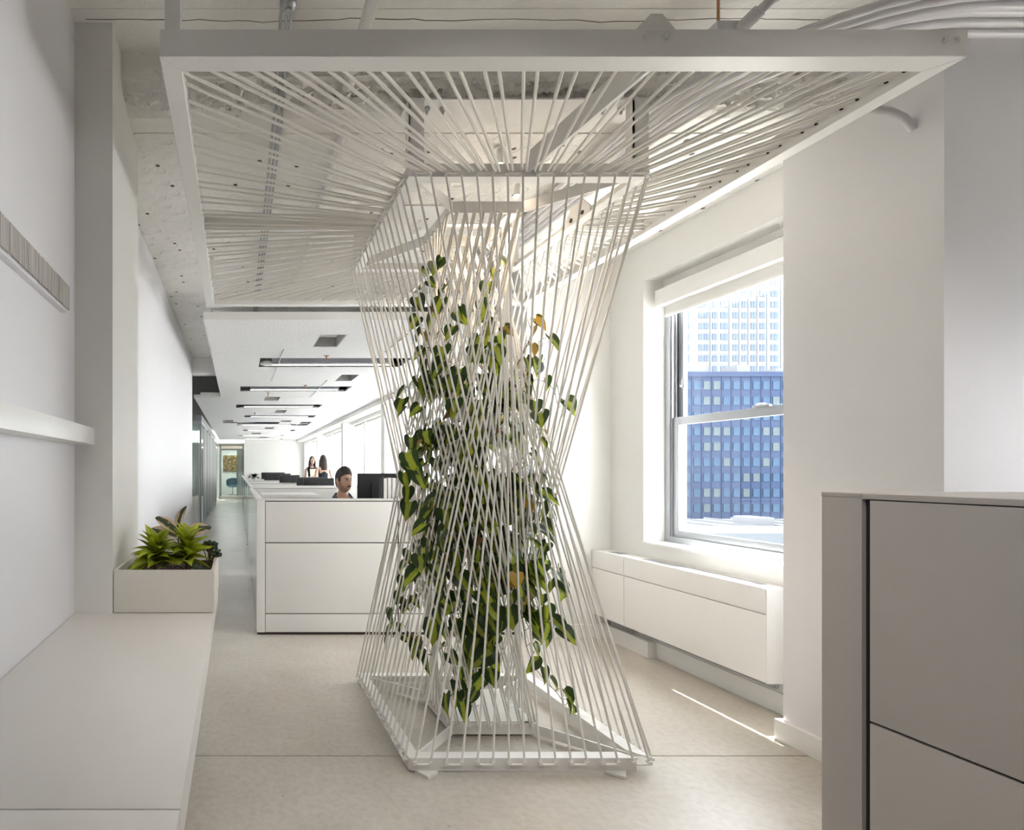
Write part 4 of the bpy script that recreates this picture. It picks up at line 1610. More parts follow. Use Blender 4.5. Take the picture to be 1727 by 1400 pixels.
# ================================================================== RADIATOR COVERS UNDER THE WINDOW
def radiator(label, ya, yb, end):
    t = thing('radiator_cover', label, 'radiator', (2.82, (ya + yb) / 2, 0.185))
    bm = BM()
    box(bm, 2.75, 2.897, ya, yb, 0.546, 0.68, 0.004)
    obj('lid', bm, TRIM, t)
    bm = BM()
    box(bm, 2.752, 2.897, ya + 0.001, yb - 0.001, 0.187, 0.542, 0.003)
    obj('front_panel', bm, TRIM, t)
    if end:
        bxo('end_panel', (2.7515, 2.897, ya - 0.006, ya - 0.0002, 0.185, 0.678), TRIM, t)
    n = int((yb - ya - 0.2) / 0.02)
    bm = BM()
    for k in range(n):
        y_ = ya + 0.1 + 0.02 * k
        box(bm, 2.79, 2.86, y_, y_ + 0.011, 0.6795, 0.6815)
    o = obj('grille', bm, ALU, t, 'grey slotted grille')
    bm = BM()
    tube(bm, [(2.86, ya + 0.05, 0.15), (2.86, yb - 0.05, 0.15)], 0.014, 10)
    for y_ in (ya + 0.12, yb - 0.12):
        box(bm, 2.86, 2.899, y_, y_ + 0.02, 0.145, 0.155)
    obj('heating_pipe', bm, STEEL, t, 'steel pipe in the gap below')
    return t


radiator('long white radiator cover below the sash window, nearer the pilaster', 2.735, 3.738, True)
radiator('short white radiator cover in the corner beyond the window', 3.742, 4.075, False)

# ================================================================== FOREGROUND CABINET
cb = thing('grey_partition', 'tall grey office partition with dark reveals in the right foreground', 'partition', (2.1, 0.5, 0))
XA, YE, ZT = 1.78, 1.60, 1.232
bm = BM()
box(bm, XA, 2.56, 1.497, YE, 0.0, ZT - 0.013, 0.002)
obj('end_post', bm, GREY_PANEL, cb)
bm = BM()
box(bm, XA - 0.001, 2.56, 1.4985, YE + 0.001, ZT - 0.013, ZT, 0.003)
obj('post_cap', bm, GREY_PANEL, cb)
bm = BM()
box(bm, XA - 0.001, 2.56, -0.6, 1.4975, ZT - 0.016, ZT, 0.003)
obj('top_cap', bm, GREY_PANEL, cb)
bxo('core', (XA + 0.012, 2.55, -0.6, 1.4965, 0.0, ZT - 0.017), DARK, cb)
bm = BM()
box(bm, XA, XA + 0.02, -0.6, 1.478, 0.593, ZT - 0.019, 0.0015)
obj('upper_panel', bm, GREY_PANEL, cb)
bm = BM()
box(bm, XA, XA + 0.02, -0.6, 1.478, 0.03, 0.586, 0.0015)
obj('lower_panel', bm, GREY_PANEL, cb)

# ================================================================== WORKSTATIONS
ws = thing('workstation', 'front white workstation with reveals, dark plinth, nearest the rope sculpture', 'desk', (1.2, 4.8, 0))
YF, TOPZ = 4.13, 1.07
bxo('plinth', (0.16, 2.235, YF + 0.006, YF + 0.05, 0.0, 0.020), PLINTH, ws)
bm = BM()
box(bm, 0.154, 0.2195, YF, YF + 0.06, 0.020, TOPZ, 0.002)
obj('end_post', bm, LAM, ws)
bxo('core', (0.221, 2.24, YF + 0.012, YF + 0.058, 0.020, TOPZ - 0.016), DARK, ws)
for xa, xb in ((0.2235, 1.262), (1.272, 2.242)):
    for za, zb in ((0.728, 1.047), (0.170, 0.720), (0.022, 0.162)):
        bm = BM()
        box(bm, xa, xb, YF, YF + 0.016, za, zb, 0.0015)
        obj('front_panel', bm, LAM, ws)
bm = BM()
box(bm, 0.2215, 2.244, YF - 0.001, YF + 0.06, TOPZ - 0.016, TOPZ, 0.002)
obj('top_cap', bm, LAM, ws)
bxo('side_panel', (0.158, 0.166, YF + 0.062, 6.45, 0.02, TOPZ - 0.02), ACRYL, ws)
bm = BM()
box(bm, 0.154, 0.20, YF + 0.061, 6.46, TOPZ - 0.02, TOPZ, 0.002)
obj('side_cap', bm, LAM, ws)
bxo('side_core', (0.17, 0.20, YF + 0.062, 6.45, 0.0, TOPZ - 0.02), LAM, ws)
bm = BM()
box(bm, 0.22, 2.24, YF + 0.062, 4.95, 0.705, 0.73, 0.002)
obj('worktop', bm, LAM, ws)
bm = BM()
box(bm, 1.0, 2.2, YF + 0.062, 4.42, 1.02, 1.04, 0.002)
box(bm, 1.0, 1.02, YF + 0.062, 4.42, 0.731, 1.02)
box(bm, 2.18, 2.2, YF + 0.062, 4.42, 0.731, 1.02)
obj('screen_shelf', bm, LAM, ws)
sb_ = thing('storage_box', 'light grey storage box standing on the front worktop beside the end panel', 'box', (0.45, 4.75, 0.73))
bm = BM()
box(bm, 0.23, 0.70, 4.45, 4.94, 0.731, 1.060, 0.004)
obj('body', bm, LAM, sb_)
bm = BM()
box(bm, 0.222, 0.708, 4.44, 4.95, 1.060, 1.086, 0.004)
obj('lid', bm, LAM, sb_)


def row(label, y0, y1, xr, i, xe=2.24):
    t = thing('workstation', label, 'desk', (1.2, (y0 + y1) / 2, 0))
    bm = BM()
    box(bm, 0.172, 0.205, y0, y0 + 0.05, 0.02, TOPZ, 0.002)
    obj('end_post', bm, LAM, t)
    bxo('side_panel', (0.176, 0.184, y0 + 0.05, y1, 0.02, TOPZ - 0.03), ACRYL, t)
    bxo('side_core', (0.186, 0.21, y0 + 0.05, y1, 0.0, TOPZ - 0.03), LAM, t)
    bxo('foot_block', (0.172, 0.205, y0, y0 + 0.05, 0.0, 0.02), PLINTH, t)
    bm = BM()
    box(bm, 0.172, 0.215, y0 + 0.05, y1, TOPZ - 0.03, TOPZ, 0.002)
    obj('side_cap', bm, LAM, t)
    bm = BM()
    box(bm, 0.207, xr, y0 + 0.002, y0 + 0.05, 0.05, TOPZ - 0.016, 0.002)
    obj('front_panel', bm, LAM, t)
    bm = BM()
    box(bm, 0.207, xr, y0, y0 + 0.052, TOPZ - 0.012, TOPZ, 0.002)
    obj('top_cap', bm, LAM, t)
    bxo('reveal', (0.207, xr - 0.004, y0 + 0.004, y0 + 0.048, TOPZ - 0.016, TOPZ - 0.012), DARK, t)
    for yy in (y0 + 0.06, (y0 + y1) / 2 + 0.04):
        bm = BM()
        box(bm, 0.212, xe, yy, yy + (y1 - y0) / 2 - 0.2, 0.705, 0.73, 0.002)
        obj('worktop', bm, LAM, t)
    ym = (y0 + y1) / 2
    bm = BM()
    box(bm, 0.212, xe - 0.04, ym - 0.02, ym + 0.02, 0.0, TOPZ - 0.01 - 0.02 * (i % 2), 0.002)
    obj('divider', bm, LAM, t)
    bm = BM()
    box(bm, 0.25, 0.85, y0 + 0.10, y0 + 0.45, 0.731, TOPZ - 0.03, 0.002)
    obj('overhead_shelf', bm, LAM, t)
    return t


row('second white workstation row behind the man', 6.74, 8.95, 1.28, 0)
row('third white workstation row', 9.05, 11.0, 1.6, 1)
row('fourth white workstation row', 11.1, 15.0, 1.6, 0, 1.66)
row('farthest white workstation row before the end wall', 15.2, 20.5, 1.8, 1)


def monitor(label, xc, y, zc, w, h, yaw=0.0, group=None):
    t = thing('monitor', label, 'monitor', (xc, y, 0.73), group)
    R = Matrix.Translation((xc, y, zc)) @ Matrix.Rotation(yaw, 4, 'Z')
    bm = BM()
    box(bm, -w / 2, w / 2, -0.012, 0.02, -h / 2, h / 2, 0.006, mat=R)
    hs = obj('housing', bm, BLACK, t)
    bm = BM()
    box(bm, -w * 0.30, w * 0.30, -0.032, -0.011, -h * 0.34, h * 0.26, 0.012, mat=R)
    obj('rear_cover', bm, BLACK, t)
    bm = BM()
    box(bm, -w / 2 + 0.012, w / 2 - 0.012, 0.0195, 0.021, -h / 2 + 0.014, h / 2 - 0.012, mat=R)
    obj('screen', bm, DARK, t)
    bm = BM()
    zb = 0.731 - zc
    box(bm, -0.03, 0.03, -0.055, -0.030, zb + 0.01, 0.02, 0.004, mat=R)
    box(bm, -0.12, 0.12, -0.13, 0.07, zb, zb + 0.012, 0.004, mat=R)
    obj('stand', bm, BLACK, t)
    return t


monitor('large black monitor seen from behind, in front of the man', 1.42, 4.85, 1.085, 0.62, 0.36)
monitor('black monitor just left of the man, nearest of the row behind him', 1.24, 8.0, 1.06, 0.47, 0.22)
monitor('black monitor below the two women', 1.24, 8.75, 1.07, 0.50, 0.20)
monitor('black monitor left of the one below the women', 1.04, 10.45, 1.07, 0.40, 0.24)
monitor('second black monitor from the far plant', 0.94, 11.7, 1.09, 0.50, 0.24)
monitor('farthest black monitor, beside the far potted plant', 0.86, 12.6, 1.10, 0.56, 0.26)

fr = thing('file_rack', 'black desktop rack full of white folders, beside the large monitor', 'rack', (1.35, 4.33, 1.04))
bm = BM()
box(bm, 1.18, 1.51, 4.25, 4.40, 1.041, 1.052, 0.002)
for x in (1.18, 1.505):
    box(bm, x, x + 0.005, 4.26, 4.40, 1.05, 1.235, 0.001)
box(bm, 1.18, 1.51, 4.395, 4.40, 1.05, 1.235, 0.001)
for x in (1.21, 1.285, 1.40):
    cyl(bm, (x, 4.30, 1.236), (x, 4.39, 1.236), 0.008, seg=8)
obj('rack_frame', bm, BLACK, fr)
rnd = random.Random(5)
for k in range(9):
    x = 1.189 + 0.035 * k
    w = rnd.uniform(0.022, 0.028)
    bm = BM()
    box(bm, x, x + w, 4.262, 4.392, 1.053, 1.225 + rnd.uniform(-0.012, 0.008), 0.001)
    o = obj('folder', bm, PAPER_W, None)
    tag(o, '%s white folder from the left in the black desktop rack' % ORD[k], 'folder', 'white folders in the black rack')

fp = thing('potted_plant', 'small dark leafy plant on the far desks at the corridor side', 'plant', (0.40, 12.2, 1.07))
bm = BM()
lathe(bm, [(0.001, 1.072), (0.06, 1.072), (0.08, 1.14), (0.075, 1.14), (0.07, 1.12), (0.001, 1.12)], 14, (0.40, 12.2, 0))
obj('pot', bm, POT, fp)
rnd = random.Random(9)
fbm = [blade_mesh('far_leaf', SUCC, p_oval, 0.8, 0.2, 5)]
for i in range(18):
    M_ = Matrix.Translation((0.40, 12.2, 1.12)) @ Matrix.Rotation(i * 2.4, 4, 'Z') @ Matrix.Rotation(math.radians(rnd.uniform(10, 65)), 4, 'X') @ Matrix.Scale(rnd.uniform(0.15, 0.24), 4)
    link('leaf', fbm[0], fp, mw=M_)
bxo_ = bxo('desk_top_box', (0.216, 0.62, 12.0, 12.5, 0.731, 1.07), LAM)
tag(bxo_, 'white storage unit under the far potted plant', 'storage')

# ================================================================== CEILING LIGHTS, HATCHES, SPRINKLERS
for k, (xa, xb, ya_, yb_) in enumerate(LAMPS):
    t = thing('linear_light', 'long linear light set in the acoustic ceiling, %s from the front' % ORD[k], 'ceiling light', ((xa + xb) / 2, yb_ - 0.1, ZA))
    bm = BM()
    box(bm, xa + 0.16, xb - 0.14, yb_ - 0.20, yb_ - 0.06, ZA + 0.012, ZA + 0.16, 0.004)
    obj('housing', bm, LAMP_GREY, t)
    bm = BM()
    box(bm, xa + 0.17, xb - 0.15, yb_ - 0.10, yb_ - 0.065, ZA + 0.004, ZA + 0.0125)
    obj('diffuser', bm, LED, t)
    bm = BM()
    for x in (xa + 0.3, xb - 0.3):
        cyl(bm, (x, yb_ - 0.13, ZA + 0.15), (x, yb_ - 0.13, 2.99), 0.006, seg=6)
    obj('hanger', bm, STEEL, t)
    if k in (0, 4):
        bm = BM()
        ball(bm, (xa + 0.10, yb_ - 0.12, ZA + 0.02), 0.07, 14, 8, (1.3, 0.7, 0.5))
        obj('sensor_dome', bm, TRIM, t, 'white sensor dome at the end')
for k, (xa, xb, ya_, yb_) in enumerate(HATCH):
    if k > 5:
        continue
    bm = BM()
    e = 0.012
    box(bm, xa + 0.001, xa + e, ya_ + 0.001, yb_ - 0.001, ZA + 0.002, ZA + 0.10)
    box(bm, xb - e, xb - 0.001, ya_ + 0.001, yb_ - 0.001, ZA + 0.002, ZA + 0.10)
    box(bm, xa + e, xb - e, yb_ - e, yb_ - 0.001, ZA + 0.002, ZA + 0.10)
    box(bm, xa + e, xb - e, ya_ + 0.001, ya_ + e, ZA + 0.002, ZA + 0.10)
    for q in range(3):
        cyl(bm, (xa + 0.03, ya_ + 0.1 + 0.14 * q, ZA + 0.10), (xb - 0.03, ya_ + 0.16 + 0.12 * q, ZA + 0.13), 0.012, seg=6)
    o = obj('ceiling_hatch', bm, HATCHM)
    tag(o, 'small open hatch in the acoustic ceiling, %s from the front' % ORD[k], 'hatch')
for k, (x, y) in enumerate(((1.02, 6.0), (1.05, 8.1), (0.52, 8.9), (0.40, 12.0))):
    t = thing('sprinkler', 'copper sprinkler head under the acoustic ceiling, %s from the front' % ORD[k], 'sprinkler', (x, y, ZA - 0.05))
    bm = BM()
    cyl(bm, (x, y, ZA + 0.03), (x, y, ZA - 0.045), 0.008, seg=8)
    obj('stem', bm, COPPER, t)
    bm = BM()
    cyl(bm, (x, y, ZA - 0.004), (x, y, ZA + 0.001), 0.032, seg=14)
    cyl(bm, (x, y, ZA - 0.052), (x, y, ZA - 0.048), 0.016, seg=12)
    obj('flange', bm, COPPER, t)
for k, (x0_, y0_, x1_, y1_) in enumerate(((0.50, 5.65, 0.50, 7.6), (1.62, 5.0, 1.62, 5.75), (1.30, 7.6, 1.30, 9.4))):
    bm = BM()
    cyl(bm, (x0_, y0_, ZA - 0.012), (x1_, y1_, ZA - 0.012), 0.006, seg=6)
    cyl(bm, (x0_, y0_ + 0.05, ZA - 0.012), (x0_, y0_ + 0.05, ZA + 0.02), 0.004, seg=6)
    cyl(bm, (x1_, y1_ - 0.05, ZA - 0.012), (x1_, y1_ - 0.05, ZA + 0.02), 0.004, seg=6)
    o = obj('ceiling_rod', bm, STEEL)
    tag(o, 'thin steel rod under the acoustic ceiling, %s' % ('crossing the front lamp', 'nearest the canopy', 'crossing the second lamp')[k], 'rod')


def spot(label, x, y, z, aim, energy):
    t = thing('spotlight', label, 'spotlight', (x, y, z))
    d = (Vector(aim) - Vector((x, y, z))).normalized()
    bm = BM()
    cyl(bm, (x, y, ZC2 + 0.002), (x, y, z + 0.03), 0.006, seg=8)
    cyl(bm, (x, y, ZC2 + 0.001), (x, y, ZC2 - 0.012), 0.03, seg=16)
    obj('stem', bm, TRIM, t)
    bm = BM()
    a, b = Vector((x, y, z)) - d * 0.035, Vector((x, y, z)) + d * 0.03
    cyl(bm, a, b, 0.017, seg=16)
    obj('lamp_head', bm, TRIM, t)
    bm = BM()
    cyl(bm, b, b + d * 0.002, 0.013, seg=16)
    obj('lens', bm, BULB, t, 'glowing lens')
    ld = bpy.data.lights.new('spot_beam', 'SPOT')
    ld.energy = energy
    ld.spot_size = math.radians(95)
    ld.spot_blend = 0.5
    ld.shadow_soft_size = 0.045
    ld.color = (1.0, 0.80, 0.60)
    lo = bpy.data.objects.new('spot_beam', ld)
    lo.location = b + d * 0.006
    lo.rotation_euler = d.to_track_quat('-Z', 'Y').to_euler()
    COL.objects.link(lo)


spot('small white spotlight on the slab left of the other, above the rope column', 1.31, 2.62, 2.855, (1.24, 2.78, 0.3), 30)
spot('small white spotlight on the slab behind the column head', 1.545, 2.90, 2.84, (1.25, 2.78, 0.4), 30)

# ================================================================== PIPES AND CONDUITS
def pipe(name, label, cat, pts, r, m_=PIPE, seg=14, couplers=()):
    t = thing(name, label, cat, pts[0])
    bm = BM()
    tube(bm, pts, r, seg)
    obj('pipe', bm, m_, t)
    if couplers:
        bm = BM()
        for a, b, rr in couplers:
            cyl(bm, a, b, rr, seg=seg)
        obj('coupler', bm, m_, t)
    return t


pipe('ceiling_pipe', 'thick white pipe under the ceiling running towards the rope canopy', 'pipe',
     [(0.485, -3.8, 2.99), (0.485, 2.30, 2.975), (0.485, 2.37, 2.955), (0.485, 2.40, 2.93), (0.485, 2.405, 2.915)], 0.026, couplers=(((0.485, 2.20, 2.976), (0.485, 2.215, 2.976), 0.030),))
pipe('ceiling_pipe', 'white pipe under the pitted ceiling above the canopy ropes', 'pipe', [(0.50, 2.45, 2.885), (0.50, 5.2, 2.885)], 0.022, couplers=(((0.50, 3.3, 2.885), (0.50, 3.36, 2.885), 0.027),))
for k, x in enumerate((0.165, 0.185, 0.203)):
    pts = [(x, -3.8, 3.0), (x, 2.18, 3.0), (x, 2.24, 2.97), (x, 2.37, 2.88), (x, 2.45, 2.885), (x, 5.4, 2.888)]
    pipe('conduit', 'thin grey wire conduit above the canopy, %s of three side by side' % ('left', 'middle', 'right')[k], 'conduit', pts, 0.0065, STEEL, 8)
dk = thing('ceiling_junction', 'dark round junction on the thin conduits at the top edge of the picture', 'junction', (0.185, 1.9, 2.98))
bm = BM()
ball(bm, (0.185, 1.90, 2.985), 0.032, 14, 8, (1, 1, 0.7))
obj('body', bm, STEEL, dk)
bm = BM()
cyl(bm, (0.185, 1.90, 2.955), (0.185, 1.90, 3.086), 0.014, seg=12)
obj('neck', bm, STEEL, dk)


def arc(cx, cy, r, n=10):
    """quarter turn from running along -X to running along +Y"""
    return [(cx - r * math.sin(a), cy - r * math.cos(a)) for a in [PI / 2 * i / n for i in range(n + 1)]]


for k in range(6):
    Yc, Xc = 2.42, 2.52
    r_ = 0.545 + 0.0365 * k
    z = 2.86 + 0.006 * (k % 3)
    pts = [(4.49, Yc - r_, z)] + [(x, y, z) for x, y in arc(Xc, Yc, r_)] + [(Xc - r_, 5.0, min(z, 2.862))]
    t = pipe('conduit', 'painted conduit bending above the right end of the canopy, %s of six from the wall' % ORD[k], 'conduit', pts, 0.0155, PIPE_COOL, 12,
             couplers=(((3.25 - 0.1 * k, Yc - r_, z), (3.33 - 0.1 * k, Yc - r_, z), 0.021), ((Xc - r_, 2.9 + 0.13 * k, min(z, 2.862)), (Xc - r_, 2.98 + 0.13 * k, min(z, 2.862)), 0.021)) if k in (0, 3, 4) else ())
jb = thing('junction_box', 'grey electrical box above the front canopy bar with a conduit entering it', 'box', (1.60, 1.68, 2.73))
bm = BM()
box(bm, 1.555, 1.66, 1.70, 1.80, 2.695, 2.755, 0.003)
obj('body', bm, PIPE_COOL, jb)
bm = BM()
cyl(bm, (1.585, 1.70, 2.735), (1.585, 1.697, 2.735), 0.016, seg=16)
obj('knockout', bm, PIPE_COOL, jb)
bm = BM()
cyl(bm, (1.558, 1.74, 2.735), (1.552, 1.74, 2.735), 0.016, seg=16)
obj('knockout', bm, PIPE_COOL, jb)
bm = BM()
tube(bm, [(1.64, 1.70, 2.735), (1.66, 1.64, 2.76), (1.75, 1.57, 2.80), (1.95, 1.50, 2.85), (2.4, 1.46, 2.90)], 0.015, 12)
cyl(bm, (1.635, 1.71, 2.732), (1.652, 1.66, 2.752), 0.021, seg=14)
obj('conduit', bm, PIPE_COOL, jb)
bm = BM()
cyl(bm, (1.575, 1.72, 2.755), (1.575, 1.72, 3.087), 0.004, seg=6)
obj('hanger_rod', bm, COPPER, jb)
pipe('wall_pipe', 'short bent white pipe entering the wall under the right canopy bar', 'pipe', [(2.30, 2.05, 2.70), (2.45, 2.045, 2.705), (2.53, 2.042, 2.695), (2.585, 2.04, 2.668), (2.61, 2.038, 2.640), (2.625, 2.037, 2.62)], 0.014, PIPE_COOL)

# ================================================================== CORRIDOR END
ms = bxo('moss_panel', (-0.74, 0.42, 27.93, 27.995, 1.20, 2.05), MOSS)
tag(ms, 'brown and green moss wall panel at the end of the corridor', 'wall panel')
bm = BM()
rnd = random.Random(12)
for i in range(260):
    ball(bm, (rnd.uniform(-0.72, 0.40), 27.92, rnd.uniform(1.22, 2.03)), rnd.uniform(0.02, 0.05), 6, 4, (1, 0.6, 1))
o = obj('moss_tuft', bm, MOSS, ms)
o['kind'] = 'stuff'
ch = thing('shell_chair', 'blue shell armchair on a swivel base at the end of the corridor', 'chair', (-0.22, 26.6, 0))
cx, cy = -0.22, 26.6
bm = BM()
g = []
for i in range(15):
    u = -1 + 2 * i / 14
    rowv = []
    for j in range(11):
        v = j / 10
        a = u * 1.75
        hh = 0.46 + (0.42 * (1 - 0.45 * abs(u) ** 1.6)) * max(0, (v - 0.35) / 0.65) ** 1.1
        r = 0.06 + 0.25 * min(1, v / 0.45) + 0.03 * max(0, v - 0.45)
        rowv.append(bm.verts.new((cx + r * math.sin(a) * 1.05, cy + r * math.cos(a), hh - 0.03 * (1 - min(1, v / 0.4)))))
    g.append(rowv)
for i in range(14):
    for j in range(10):
        bm.faces.new((g[i][j], g[i + 1][j], g[i + 1][j + 1], g[i][j + 1]))
bmesh.ops.solidify(bm, geom=list(bm.faces), thickness=0.03)
obj('shell', bm, TEAL, ch, smooth=60)
bm = BM()
ball(bm, (cx, cy - 0.03, 0.45), 0.25, 16, 8, (1.0, 1.0, 0.18))
obj('seat_cushion', bm, TEAL, ch)
bm = BM()
cyl(bm, (cx, cy, 0.06), (cx, cy, 0.42), 0.025, seg=12)
obj('column', bm, CHROME, ch)
for k in range(4):
    a = PI / 4 + k * PI / 2
    bm = BM()
    tube(bm, [(cx, cy, 0.07), (cx + 0.28 * math.cos(a), cy + 0.28 * math.sin(a), 0.022)], [0.02, 0.014], 8)
    ball(bm, (cx + 0.28 * math.cos(a), cy + 0.28 * math.sin(a), 0.016), 0.016, 8, 6)
    obj('leg', bm, CHROME, ch)
lc = thing('low_cabinet', 'white low cabinet with glass screens beside the glass partition', 'cabinet', (-1.1, 11.4, 0))
bm = BM()
box(bm, -1.45, -0.88, 11.2, 11.8, 0.0, 0.72, 0.004)
obj('body', bm, LAM, lc)
bxo('glass_screen', (-1.45, -0.9, 11.3, 11.31, 0.72, 1.12), GLASS_F, lc)
bxo('glass_screen', (-0.92, -0.91, 11.31, 11.8, 0.72, 1.12), GLASS_F, lc)
bm = BM()
box(bm, -0.879, -0.872, 11.22, 11.78, 0.05, 0.70, 0.001)
obj('door', bm, LAM, lc)

# ================================================================== PEOPLE
def eval_mesh(o):
    dg = bpy.context.evaluated_depsgraph_get()
    me = bpy.data.meshes.new_from_object(o.evaluated_get(dg))
    return me


def skin_mesh(verts, edges, radii, root=0, sub=2, name='tmp'):
    me = bpy.data.meshes.new(name)
    me.from_pydata(verts, edges, [])
    o = bpy.data.objects.new(name, me)
    COL.objects.link(o)
    md = o.modifiers.new('Skin', 'SKIN')
    md.use_smooth_shade = True
    sv = me.skin_vertices[0].data
    for i, r in enumerate(radii):
        sv[i].radius = r if hasattr(r, '__len__') else (r, r)
        sv[i].use_root = (i == root)
    sb = o.modifiers.new('Sub', 'SUBSURF')
    sb.levels = sub
    sb.render_levels = sub
    out = eval_mesh(o)
    bpy.data.objects.remove(o)
    return out


def head_point(a, e, off=0.0, female=False):
    """a: azimuth, 0 faces -Y (the face), e: elevation -pi/2..pi/2; head centred at the origin"""
    ce = math.cos(e)
    x, y, z = math.sin(a) * ce, -math.cos(a) * ce, math.sin(e)
    rx, ry, rz = 0.074, 0.094, 0.118
    if female:
        rx, ry, rz = 0.069, 0.089, 0.112
    p = Vector((x * rx, y * ry, z * rz))
    front = max(0.0, -y)
    # jaw and chin
    if z < 0:
        k = (-z)
        p.x *= 1 - (0.20 if not female else 0.28) * k ** 1.5
        p.y += 0.012 * k * (1 if y > 0 else 0) - 0.022 * k * front
        if y > 0:
            p.y *= 1 - 0.35 * k
    # face plane
    if front > 0:
        p.y += 0.007 * front ** 3

    def gauss(ax, ez, sa, se):
        return math.exp(-((a - ax) / sa) ** 2 - ((e - ez) / se) ** 2)
    if abs(a) < 1.4:
        nose = gauss(0, -0.12, 0.13, 0.17) * 0.023 + gauss(0, 0.06, 0.09, 0.18) * 0.011
        nose += (gauss(0.17, -0.20, 0.09, 0.09) + gauss(-0.17, -0.20, 0.09, 0.09)) * 0.006
        eye = -(gauss(0.37, 0.08, 0.19, 0.10) + gauss(-0.37, 0.08, 0.19, 0.10)) * 0.010
        brow = (gauss(0.36, 0.25, 0.30, 0.09) + gauss(-0.36, 0.25, 0.30, 0.09)) * 0.005
        cheek = (gauss(0.65, -0.12, 0.25, 0.2) + gauss(-0.65, -0.12, 0.25, 0.2)) * 0.004
        lip = gauss(0, -0.46, 0.22, 0.05) * 0.006 + gauss(0, -0.57, 0.20, 0.05) * 0.006 - gauss(0, -0.515, 0.26, 0.022) * 0.006
        chin = gauss(0, -0.86, 0.35, 0.17) * 0.008
        d = nose + eye + brow + cheek + lip + chin
        p.y -= d * (0.9 if abs(a) < 0.6 else 0.6)
        p.x += d * math.sin(a) * 0.4
    n = Vector((x / rx, y / ry, z / rz)).normalized()
    return p + n * off


def head_grid(bm, T, a0, a1, e0, e1, na, ne, off=0.0, female=False, cond=None, offf=None):
    V = [[bm.verts.new(T @ head_point(a0 + (a1 - a0) * i / na, e0 + (e1 - e0) * j / ne, off if offf is None else offf(a0 + (a1 - a0) * i / na, e0 + (e1 - e0) * j / ne), female)) for i in range(na + 1)] for j in range(ne + 1)]
    for j in range(ne):
        for i in range(na):
            if cond is None or cond(a0 + (a1 - a0) * (i + 0.5) / na, e0 + (e1 - e0) * (j + 0.5) / ne):
                bm.faces.new((V[j][i], V[j][i + 1], V[j + 1][i + 1], V[j + 1][i]))
    bmesh.ops.delete(bm, geom=[v for v in bm.verts if not v.link_faces], context='VERTS')


